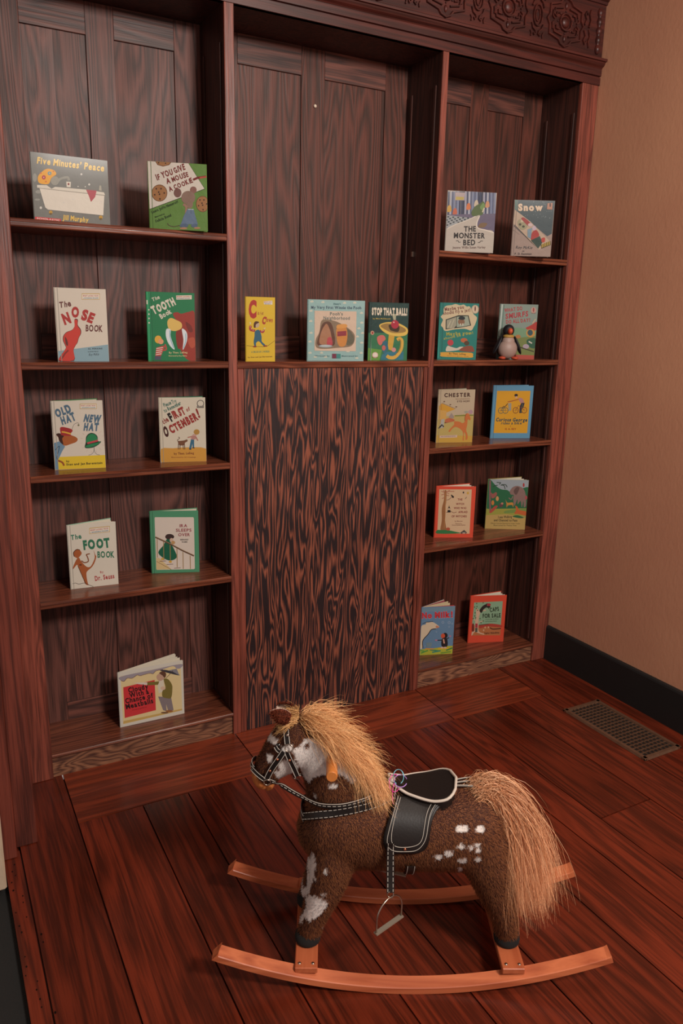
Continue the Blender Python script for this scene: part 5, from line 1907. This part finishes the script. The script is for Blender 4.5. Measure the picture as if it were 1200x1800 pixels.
# ---- long hair
def hairmesh(name, roots, bez, r, wdt, cols, nseg=7, wob=0.004, clump=None, cw=0.0):
    """bez: array (n,4,3) cubic control points"""
    n = len(bez)
    t = np.linspace(0, 1, nseg + 1)
    B = np.stack([(1 - t) ** 3, 3 * t * (1 - t) ** 2, 3 * t * t * (1 - t), t ** 3], 1)
    cv = np.einsum('tk,nkc->ntc', B, bez)
    ph = r.uniform(0, 6.28, (n, 1, 3))
    fr = r.uniform(3, 9, (n, 1, 3))
    cv += np.sin(fr * t[None, :, None] + ph) * wob * t[None, :, None]
    if clump is not None:
        k_ = clump.max() + 1
        cph = r.uniform(0, 6.28, (k_, 1, 3))[clump]
        cfr = r.uniform(4, 8, (k_, 1, 3))[clump]
        cv += np.sin(cfr * t[None, :, None] + cph) * cw * t[None, :, None] ** 0.8
    tg = np.gradient(cv, axis=1)
    tg /= np.linalg.norm(tg, axis=2)[:, :, None] + 1e-9
    rv = r.normal(0, 1, (n, 1, 3))
    sd = np.cross(tg, rv)
    sd /= np.linalg.norm(sd, axis=2)[:, :, None] + 1e-9
    wv = (wdt * (1 - 0.85 * t ** 1.5))[None, :, None]
    Lf, Rt = cv - sd * wv, cv + sd * wv
    V = np.stack([Lf, Rt], 2).reshape(n, -1, 3)
    k = 2 * (nseg + 1)
    q = np.array([[2 * i, 2 * i + 1, 2 * i + 3, 2 * i + 2] for i in range(nseg)])
    F = (q[None] + (np.arange(n) * k)[:, None, None]).reshape(-1, 4)
    cc = np.repeat(cols[:, None, :], k, 1)
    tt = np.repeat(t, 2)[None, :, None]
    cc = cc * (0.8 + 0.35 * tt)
    return np_mesh(name, V.reshape(-1, 3), F, cc.reshape(-1, 3), M['hair'], horse)


def spline(P, t):
    P = np.array(P, float)
    x = t * (len(P) - 1)
    i = np.clip(x.astype(int), 0, len(P) - 2)
    f = (x - i)[:, None]
    return P[i] * (1 - f) + P[i + 1] * f


def haircols(r, n, a, b_, lo=.65, hi=1.25):
    f = r.random((n, 1))
    c = np.array(srgb(a)) * (1 - f) + np.array(srgb(b_)) * f
    return c * r.uniform(lo, hi, (n, 1))


r = np.random.default_rng(11)
n = 11000
t = r.random(n) ** 0.9
crest = [(-.290, 0, .688), (-.274, 0, .686), (-.243, 0, .668), (-.205, 0, .634), (-.165, 0, .600), (-.125, 0, .545), (-.090, 0, .495)]
root = spline(crest, t)
sd = np.where(r.random(n) < 0.72, -1.0, 1.0)
root[:, 1] += sd * np.abs(r.normal(0, .012, n))
root[:, 0] += r.normal(0, .006, n)
root[:, 2] += -0.006 + r.normal(0, .004, n)
cl = r.normal(0, 1, (60, 3))                       # clumping
ci = (t * 59).astype(int)
L_ = (0.105 + 0.045 * np.sin(np.pi * t) - 0.025 * t) * r.uniform(0.6, 1.12, n)
out = np.stack([0.10 + 0.25 * (1 - t), sd * 0.45, 0.12 + 0 * t], 1) + r.normal(0, .20, (n, 3)) + cl[ci] * 0.08
dn = np.stack([0.84 - 0.58 * t, sd * (0.32 + 0.03 * t), -0.42 - 0.48 * t], 1) + r.normal(0, .14, (n, 3)) + cl[ci] * 0.10
p1 = root + out * L_[:, None] * 0.30
p2 = p1 + (out * 0.3 + dn * 0.7) * L_[:, None] * 0.40
p3 = p2 + dn * L_[:, None] * 0.42
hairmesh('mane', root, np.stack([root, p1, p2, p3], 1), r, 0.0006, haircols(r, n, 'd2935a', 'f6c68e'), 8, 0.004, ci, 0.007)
# fine fly-away hairs belong to the mane
# forelock
n = 900
root = spline([(-.300, 0, .690), (-.325, 0, .674)], r.random(n))
root[:, 1] += r.normal(0, .018, n)
dn = np.stack([-0.70 + 0 * root[:, 0], root[:, 1] * 9, -0.30 + 0 * root[:, 0]], 1) + r.normal(0, .28, (n, 3))
L_ = r.uniform(0.022, 0.046, n)[:, None]
p1 = root + np.array([-0.1, 0, 0.5]) * L_ * 0.3
p2 = p1 + dn * L_ * 0.5
p3 = p2 + (dn + np.array([-.1, 0, -.3])) * L_ * 0.5
hairmesh('forelock', root, np.stack([root, p1, p2, p3], 1), r, 0.0008, haircols(r, n, 'c08850', 'dcb078'), 6, 0.002)
# tail
n = 16000
root = np.array([.178, 0, .486 + DZ]) + r.normal(0, 1, (n, 3)) * np.array([.015, .016, .010])
cl = np.clip(r.normal(0, 1, (90, 3)), -1.6, 1.6)
ci = r.integers(0, 90, n)
q = r.random(n)
fan = np.clip(r.normal(0, 1, n), -1.6, 1.6) * 0.35 + cl[ci, 0] * 0.7
lt = np.clip(r.normal(0, 1, n), -1.6, 1.6) * 0.3 + cl[ci, 1] * 0.6
Ls = np.clip(r.normal(0.92, 0.17, n) + cl[ci, 2] * 0.05, 0.35, 1.22)[:, None]
Ls = Ls * np.clip(0.98 + 0.16 * fan, 0.6, 1.08)[:, None]
e1 = np.stack([.035 + .016 * fan, .006 * lt, .046 + 0 * fan], 1)
e2 = np.stack([.068 + .042 * fan, -.014 + .024 * lt, -.075 + 0 * fan], 1)
e3 = np.stack([np.maximum(.094 + .042 * fan, .045), -.045 + .034 * lt, -.262 + .045 * fan], 1)
p1 = root + e1 * Ls
p2 = root + e2 * Ls
p3 = root + e3 * Ls
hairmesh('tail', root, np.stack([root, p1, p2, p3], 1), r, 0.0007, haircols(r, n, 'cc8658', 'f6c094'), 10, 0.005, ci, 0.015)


# ---- tack
def resample(pts, step=0.004):
    pts = [Vector(p) for p in pts]
    out = []
    m_ = len(pts)
    for i in range(m_ - 1):
        p0, p1, p2, p3 = pts[max(i - 1, 0)], pts[i], pts[i + 1], pts[min(i + 2, m_ - 1)]
        k = max(2, int((p2 - p1).length / step))
        for j in range(k):
            t = j / k
            out.append(0.5 * (2 * p1 + (p2 - p0) * t + (2 * p0 - 5 * p1 + 4 * p2 - p3) * t * t + (3 * p1 - p0 - 3 * p2 + p3) * t ** 3))
    out.append(pts[-1])
    return out


def ribbon(m, pts, nrms, wd, th, off=0.0, col=(1, 1, 1)):
    """flat strap along pts; off shifts it across its width"""
    vs = []
    n = len(pts)
    for i in range(n):
        t = (pts[min(i + 1, n - 1)] - pts[max(i - 1, 0)]).normalized()
        nn = nrms[i]
        nn = (nn - t * nn.dot(t)).normalized()
        s_ = t.cross(nn)
        c = pts[i] + s_ * off
        vs += [c - s_ * wd / 2, c - s_ * wd / 2 + nn * th, c + s_ * wd / 2 + nn * th, c + s_ * wd / 2]
    fs = [(i * 4 + k, i * 4 + (k + 1) % 4, (i + 1) * 4 + (k + 1) % 4, (i + 1) * 4 + k) for i in range(n - 1) for k in range(4)]
    fs += [(3, 2, 1, 0), ((n - 1) * 4, (n - 1) * 4 + 1, (n - 1) * 4 + 2, (n - 1) * 4 + 3)]
    m.add(vs, fs, col)


def strap_part(name, px, wd, stitch=(0.36, -0.36), th=0.0025, off=0.0085, both=True, v=None, pip=None, smoothn=3, dash=True):
    """strap laid over the near side along picture points, with a mirrored twin on the far side"""
    raw = [surf(x, y, off, v) for x, y in px]
    pts = resample([p for p, _ in raw])
    nn = []
    for p in pts:
        h, n_, i, dd = BV.find_nearest(p)
        w_ = (p - h)
        nn.append(w_.normalized() if 0.002 < w_.length < 0.022 else Vector((0, -1, 0)))
    for _ in range(4):
        nn = [(nn[max(i - 1, 0)] + nn[i] * 2 + nn[min(i + 1, len(nn) - 1)]).normalized() for i in range(len(nn))]
        pts = [pts[0]] + [(pts[i - 1] + pts[i] * 2 + pts[i + 1]) / 4 for i in range(1, len(pts) - 1)] + [pts[-1]]
    res = []
    for s in ((-1, 1) if both else (-1,)):
        P_ = pts if s < 0 else [mir(p) for p in pts]
        Q_ = nn if s < 0 else [mir(p) for p in nn]
        m = MB()
        ribbon(m, P_, Q_, wd, th)
        o = m.build(name, M['leather'], horse)
        m = MB()
        for f_ in stitch:
            if dash:
                k = 0
                while k < len(P_) - 2:
                    ribbon(m, P_[k:k + 3], Q_[k:k + 3], 0.0011, th + 0.0006, off=f_ * wd)
                    k += 3
            else:
                ribbon(m, P_, Q_, 0.0012, th + 0.0007, off=f_ * wd)
        if stitch:
            m.build('stitching', M['stitch'], o)
        if pip is not None:
            m = MB()
            ribbon(m, P_, Q_, 0.0017, th + 0.0008, off=pip * wd)
            m.build('white_edging', M['piping'], o)
        res.append(o)
    return res


# bridle
hp = strap_part('headpiece', A1([(398, 190), (396, 220), (397, 260), (400, 325)]), 0.0145, (0.42, -0.42), dash=False)
strap_part('cheek_strap', A1([(378, 372), (340, 425), (300, 480), (258, 545)]), 0.0145, (0.42, -0.42), dash=False)
strap_part('throat_strap', A1([(396, 372), (410, 410), (435, 470), (460, 540)]), 0.013, (0.42, -0.42), dash=False)
strap_part('noseband', A1([(180, 487), (195, 505), (225, 532), (250, 548)]), 0.012, (0.42, -0.42), dash=False)
strap_part('browband', A1([(330, 340), (338, 362), (352, 368)]), 0.010, (0.42, -0.42), dash=False)
# noseband front and headpiece top join the two sides
def wrap(name, p0, org, front, wd, off=0.0085):
    """strap section running from the near side point round the front or top to the far side"""
    front = Vector(front).normalized()
    r0 = p0 - org
    a0 = math.atan2(r0.dot(front), abs(r0.y))
    P_, Q_ = [], []
    k = 24
    for i in range(k + 1):
        a_ = a0 + (math.pi - 2 * a0) * i / k
        dv = Vector((0, -math.cos(a_), 0)) + front * math.sin(a_)
        h, n_, ii, dd = BV.ray_cast(org, dv)
        if h is None:
            continue
        P_.append(h + dv * off)
        Q_.append(dv.copy())
    for _ in range(3):
        P_ = [P_[0]] + [(P_[i - 1] + P_[i] * 2 + P_[i + 1]) / 4 for i in range(1, len(P_) - 1)] + [P_[-1]]
    m = MB()
    ribbon(m, P_, Q_, wd, 0.0025)
    o = m.build(name, M['leather'], horse)
    m = MB()
    for f_ in (.42, -.42):
        ribbon(m, P_, Q_, 0.0012, 0.0032, off=f_ * wd)
    m.build('stitching', M['stitch'], o)


q0, _ = surf(*A1([(398, 190)])[0], 0.0)
wrap('crown_strap', q0, Vector((q0.x, 0, q0.z - 0.035)), (0.05, 0, 1), 0.0145)
q0, _ = surf(*A1([(184, 491)])[0], 0.0)
wrap('noseband_front', q0, Vector((q0.x + 0.012, 0, q0.z)), (-1, 0, 0.35), 0.012)


def ring(name, px, py, r_, tr, off=0.012, both=True, mat='metal', square=False):
    p, n_ = surf(px, py, off)
    a_ = n_.orthogonal().normalized()
    b2 = n_.cross(a_)
    for s in ((-1, 1) if both else (-1,)):
        m = MB()
        if square:
            up_ = Vector((0.25, 0, 0.97)).normalized()
            b3 = n_.cross(up_).normalized()
            pts = [p + up_ * (i * r_) + b3 * (j * r_) for i, j in ((1, 1), (1, -1), (-1, -1), (-1, 1))]
        else:
            pts = [p + a_ * (r_ * math.cos(2 * math.pi * i / 20)) + b2 * (r_ * math.sin(2 * math.pi * i / 20)) for i in range(20)]
        if s > 0:
            pts = [mir(q_) for q_ in pts]
        m.tube(pts, tr, 8, closed=True)
        m.build(name, M[mat], horse)


ring('bridle_ring', *A1([(408, 348)])[0], 0.0095, 0.0014)
ring('bit_ring', *A1([(262, 560)])[0], 0.0085, 0.0016)
ring('buckle', *A1([(455, 540)])[0], 0.0085, 0.0014, square=True)


def stud(name, px, py, r_, mat, both=True, off=0.012):
    p, n_ = surf(px, py, off)
    for s in ((-1, 1) if both else (-1,)):
        q_ = p if s < 0 else mir(p)
        m = MB()
        m.ellipsoid(q_, (r_, r_ * 0.75, r_), n=14, m=8)
        m.build(name, M[mat], horse)


stud('stud', *A1([(404, 272)])[0], 0.0042, 'metal')
for q_ in ((338, 418), (412, 418), (288, 488), (440, 488)):
    stud('stud', *A1([q_])[0], 0.0034, 'copper')
# reins and breast strap
strap_part('rein', A1([(268, 548), (310, 562), (350, 594), (420, 638), (520, 690), (620, 718), (740, 726), (850, 704), (950, 665), (1050, 610)]), 0.0125, (0.05, -0.36), v=-0.050, pip=-0.40)
strap_part('breast_strap', A1([(518, 812), (600, 800), (700, 778), (850, 748), (1000, 716), (1090, 680)]), 0.019, (0.40, -0.40), v=-0.04)
q0, _ = surf(*A1([(522, 812)])[0], 0.0)
wrap('chest_band', q0, Vector((q0.x + 0.05, 0, q0.z)), (-1, 0, 0), 0.019)
# crupper straps behind the saddle
for y0, y1 in ((1377, 1372.5), (1381.5, 1379), (1386, 1388)):
    strap_part('crupper_strap', [(798, y0 + 1), (815, (y0 + y1) / 2), (836, y1)], 0.0065, (0.3, -0.3), both=False, dash=False)


# ---- handle pegs through the neck
tipc = hplane(583, 1366, v=-0.125)
for s in (-1, 1):
    m = MB()
    mt = Matrix.Rotation(R(90), 4, 'X')
    pr = [(0.0130, -0.02), (0.0138, 0.03), (0.0142, 0.074), (0.0138, 0.0785), (0.0125, 0.080)]
    m.lathe(pr, (tipc.x, s * 0.045, tipc.z), 24, mat=Matrix.Rotation(R(90 if s < 0 else -90), 4, 'X'))
    m.build('handle_peg', M['peg'], horse)

# ---- saddle
K2 = lambda x, y: (x / 4.6154 + 600, y / 4.6154 + 1340)
rows = [(285, 428, 850), (300, 425, 845), (340, 415, 815), (370, 406, 785), (400, 398, 760), (440, 386, 738), (480, 375, 722), (520, 362, 714), (560, 350, 708), (600, 343, 702),
        (635, 343, 694), (665, 352, 680), (690, 374, 655), (705, 400, 622), (714, 440, 575)]


def flapgrid(rows, off, nc=12):
    g = []
    for y, xl, xr in rows:
        row = []
        for j in range(nc + 1):
            x = xl + (xr - xl) * j / nc
            p, n_ = surf(*K2(x, y), off, v=-0.10)
            row.append((p, n_))
        g.append(row)
    # hold the leather away from hollows
    return g


def grid_mesh(g, th):
    nr, nc = len(g), len(g[0])
    top = [p + n_ * th for row in g for p, n_ in row]
    bot = [p for row in g for p, n_ in row]
    N_ = nr * nc
    f_ = []
    for i in range(nr - 1):
        for j in range(nc - 1):
            k = i * nc + j
            f_.append((k, k + nc, k + nc + 1, k + 1))
            f_.append((N_ + k, N_ + k + 1, N_ + k + nc + 1, N_ + k + nc))
    bd = [j for j in range(nc)] + [i * nc + nc - 1 for i in range(1, nr)] + [(nr - 1) * nc + j for j in range(nc - 2, -1, -1)] + [i * nc for i in range(nr - 2, 0, -1)]
    for a_, b2 in zip(bd, bd[1:] + bd[:1]):
        f_.append((a_, b2, N_ + b2, N_ + a_))
    return top + bot, f_


sad = []
for lay, (dx, dy, off) in enumerate(((10, 8, 0.008), (0, 0, 0.0115))):
    rw = [(y + dy, xl - (6 if lay == 0 else 0), xr + dx) for y, xl, xr in rows]
    g = flapgrid(rw, off)
    # average out fur-scale noise of the body surface
    for _ in range(3):
        g = [[(sum((g[min(max(i + a_, 0), len(g) - 1)][min(max(j + b2, 0), len(g[0]) - 1)][0] for a_ in (-1, 0, 1) for b2 in (-1, 0, 1)), Vector()) / 9 if 0 < i < len(g) - 1 and 0 < j < len(g[0]) - 1 else g[i][j][0], g[i][j][1]) for j in range(len(g[0]))] for i in range(len(g))]
    vs, fs = grid_mesh(g, 0.0025)
    for s in (-1, 1):
        m = MB()
        if s < 0:
            m.add(vs, fs, smooth=True)
        else:
            m.add([mir(p) for p in vs], [tuple(reversed(q_)) for q_ in fs], smooth=True)
        o = m.build('saddle_flap' if lay else 'saddle_underflap', M['leather'], horse)
        if lay:
            sad.append((s, o))
lines = [[(455, 300), (430, 380), (405, 460), (382, 540), (366, 610), (372, 655), (395, 684), (430, 695), (510, 698), (600, 690), (650, 655), (680, 600), (694, 530), (708, 460), (735, 400), (780, 342)],
         [(474, 310), (450, 380), (430, 440), (410, 520), (400, 590), (402, 630), (425, 658), (470, 668), (560, 666), (625, 645), (652, 600), (664, 530), (678, 460), (700, 400), (740, 345)]]
for s, o in sad:
    m = MB()
    for ln_ in lines:
        pts = resample([surf(*K2(x, y), 0.0148, v=-0.11)[0] for x, y in ln_], 0.003)
        for _ in range(6):
            pts = [pts[0]] + [(pts[i - 1] + pts[i] * 2 + pts[i + 1]) / 4 for i in range(1, len(pts) - 1)] + [pts[-1]]
        if s > 0:
            pts = [mir(p) for p in pts]
        m.tube(pts, 0.00065, 5)
    m.build('stitching', M['stitch'], o)
    p = surf(*K2(510, 680), 0.0155)[0]
    m = MB()
    m.ellipsoid(p if s < 0 else mir(p), (0.0038, 0.003, 0.0038), n=12, m=8)
    m.build('rivet', M['copper'], o)


# seat: teardrop draped over the back
def topz(u, v):
    h, n_, i, dd = BV.ray_cast(Vector((u, v, 1.0)), Vector((0, 0, -1)))
    return h.z if h else 0.4


def halfw(t):
    return 0.020 + 0.047 * math.sin(math.pi * 0.5 * min(t / 0.78, 1.0)) ** 1.2 if t < 0.78 else 0.067 * math.sqrt(max(0.0, 1 - ((t - 0.78) / 0.22) ** 2))


U0, U1 = -0.066, 0.108
g = []
nr, nc = 22, 14
edge = {}
for i in range(nr + 1):
    t = 1 - (1 - i / nr) ** 1.0
    u = U0 + (U1 - U0) * t
    hw = max(halfw(t), 0.002)
    row = []
    for j in range(nc + 1):
        q_ = -1 + 2 * j / nc
        v_ = q_ * hw
        zz = topz(u, v_) * 0.35 + (0.488 + DZ) * 0.65
        zz += 0.010 + 0.016 * max(0, (t - 0.6) / 0.4) ** 1.5 + 0.014 * max(0, (0.25 - t) / 0.25)
        zz += 0.007 * q_ * q_ - 0.003
        row.append((Vector((u, v_, zz)), Vector((0, 0, 1))))
    g.append(row)
vs, fs = grid_mesh(g, 0.006)
m = MB()
m.add(vs, [tuple(reversed(q_)) for q_ in fs], smooth=True)
seat = m.build('saddle_seat', M['leather'], horse)
loop = [g[i][0][0] for i in range(nr + 1)] + [g[i][nc][0] for i in range(nr, -1, -1)]
lp = []
for p in loop:
    if not lp or (p - lp[-1]).length > 0.004:
        lp.append(p + Vector((0, 0, 0.003)))
m = MB()
m.tube(lp, 0.0038, 8, closed=True)
m.build('white_piping', M['piping'], seat)
# pad filling between the seat and the back
m = MB()
g2 = [[(Vector((p.x, p.y * 0.92, p.z - 0.001)), n_) for p, n_ in row] for row in g]
top = [p for row in g2 for p, _ in row]
bot = [Vector((p.x, p.y, p.z - 0.03)) for p in top]
k = len(top)
f2 = []
c_ = nc + 1
bd = [j for j in range(c_)] + [i * c_ + nc for i in range(1, nr + 1)] + [nr * c_ + j for j in range(nc - 1, -1, -1)] + [i * c_ for i in range(nr - 1, 0, -1)]
for a_, b2 in zip(bd, bd[1:] + bd[:1]):
    f2.append((b2, a_, k + a_, k + b2))
m.add(top + bot, f2, smooth=True)
m.build('saddle_pad', M['leather'], horse)
pm = hplane(695, 1388, v=-0.012)
m = MB()
m.lathe([(0.008, -0.020), (0.007, -0.004), (0.009, 0.002), (0.011, 0.008), (0.008, 0.013), (0.003, 0.015)], (U0 + 0.006, 0, 0.510 + DZ), 16)
m.build('pommel', M['piping'], horse)


# stirrups
def stirrup(side, pa, pb, z0, ptop):
    a_ = hplane(*pa, z=z0)
    b2 = hplane(*pb, z=z0)
    mid = (a_ + b2) / 2
    ux = (b2 - a_).normalized()
    hw = (b2 - a_).length / 2
    top = Vector((mid.x, mid.y, ptop))
    o = empty('stirrup')
    D.objects.remove(o)
    m = MB()
    H = ptop - z0
    pts = []
    for i in range(25):
        an = math.pi * i / 24
        x_ = -math.cos(an)
        zz = math.sin(an)
        zc = z0 + H * 0.35
        pts.append(mid + ux * (x_ * hw) + Vector((0, 0, H * 0.35 + H * 0.62 * zz ** 0.9)))
    pts = [mid - ux * hw] + pts + [mid + ux * hw]
    m.tube(pts, 0.0022, 8)
    st = m.build('stirrup', M['metal'], horse)
    m = MB()
    per = Vector((-ux.y, ux.x, 0))
    q_ = []
    for e_ in (-1, 1):
        for a2, b3 in ((-.006, -.002), (.006, -.002), (.006, .002), (-.006, .002)):
            q_.append(mid + ux * (e_ * (hw + 0.003)) + per * a2 + Vector((0, 0, b3)))
    m.add(q_, [(0, 1, 2, 3), (7, 6, 5, 4), (0, 4, 5, 1), (1, 5, 6, 2), (2, 6, 7, 3), (3, 7, 4, 0)])
    m.build('tread', M['tread'], st)
    return mid, top


zt_near = hplane(684, 1568, v=-0.135).z
mid, top = stirrup(-1, (661, 1641), (705, 1610), zt_near - 0.083, zt_near)
for s in (-1, 1):
    if s < 0:
        tp = top
    else:
        mid2, tp = stirrup(1, (654, 1525), (712, 1538), zt_near - 0.083, zt_near)
    up_ = surf(*K2(395, 690), 0.012)[0]
    if s > 0:
        up_ = mir(up_)
    P_ = resample([Vector((up_.x, up_.y, up_.z + 0.02)), Vector((up_.x, up_.y, up_.z)), Vector(((up_.x + tp.x) / 2, (up_.y * .5 + tp.y * .5), (up_.z + tp.z) / 2)), Vector((tp.x, tp.y, tp.z + 0.012))], 0.004)
    Q_ = [Vector((0, s, 0))] * len(P_)
    m = MB()
    ribbon(m, P_, Q_, 0.019, 0.003)
    o = m.build('stirrup_leather', M['leather'], horse)
    m = MB()
    for f_ in (.34, -.34):
        kk = 0
        while kk < len(P_) - 2:
            ribbon(m, P_[kk:kk + 3], Q_[kk:kk + 3], 0.0011, 0.0036, off=f_ * 0.019)
            kk += 3
    m.build('stitching', M['stitch'], o)
    m = MB()
    cc_ = Vector((tp.x, tp.y, tp.z + 0.006))
    m.tube([cc_ + Vector((0.008 * math.cos(2 * math.pi * i / 16), 0.002 * math.sin(4 * math.pi * i / 16), 0.009 * math.sin(2 * math.pi * i / 16))) for i in range(16)], 0.0014, 6, closed=True)
    m.build('stirrup_ring', M['metal'], horse)
# girth under the belly
m = MB()
P_, Q_ = [], []
for i in range(31):
    a_ = R(200 + 140 * i / 30)
    dirv = Vector((0, math.cos(a_), math.sin(a_)))
    h, n_, ii, dd = BV.ray_cast(Vector((-0.012, 0, 0.37)), dirv)
    P_.append((h if h else Vector((-0.012, 0, .37)) + dirv * .11) + dirv * 0.008)
    Q_.append(dirv)
ribbon(m, P_, Q_, 0.022, 0.002)
o = m.build('girth', M['leather'], horse)
m = MB()
for f_ in (.4, -.4):
    ribbon(m, P_, Q_, 0.0011, 0.0028, off=f_ * 0.022)
m.build('stitching', M['stitch'], o)

# ---- curling gift ribbon tied at the pommel
cr_ = MB()
pc = HM @ Vector((U0 + 0.012, -0.026, 0.530 + DZ))
toc = (CAM_LOC - pc).normalized()
sx = toc.cross(Vector((0, 0, 1))).normalized()
sy = sx.cross(toc).normalized()
e = empty('curling_ribbon', pc)
tag(e, 'curled pink and teal gift ribbon tied to the front of the black saddle', 'ribbon')
for nm, col, cx, cz, rx, rz_, a0, a1, w_ in (('pink_strand', 'e83aa6', 0.0, -0.004, 0.010, 0.014, 60, 330, 0.003), ('teal_strand', '7cc8dc', 0.006, 0.006, 0.010, 0.012, -60, 250, 0.0025),
                                            ('violet_strand', 'b88ad8', 0.010, 0.0, 0.012, 0.010, 20, 340, 0.002), ('pink_tail', 'f046b4', 0.0, -0.020, 0.003, 0.016, 90, 270, 0.0032), ('silver_tail', 'ded6da', 0.005, -0.022, 0.004, 0.014, 60, 280, 0.0025)):
    m = MB()
    pts = []
    cx, cz, rx, rz_, w_ = cx * 1.5, cz * 1.6, rx * 1.35, rz_ * 1.5, w_ * 1.3
    for i in range(26):
        a_ = R(a0 + (a1 - a0) * i / 25)
        pts.append(-sx * (cx + rx * math.cos(a_)) + sy * (cz + rz_ * math.sin(a_)) + toc * (0.004 * math.sin(3 * a_)))
    m.tube(pts, w_ / 2, 6, flat=0.4)
    m.build(nm, plain(nm, srgb(col), 0.25, coat=0.6), e)
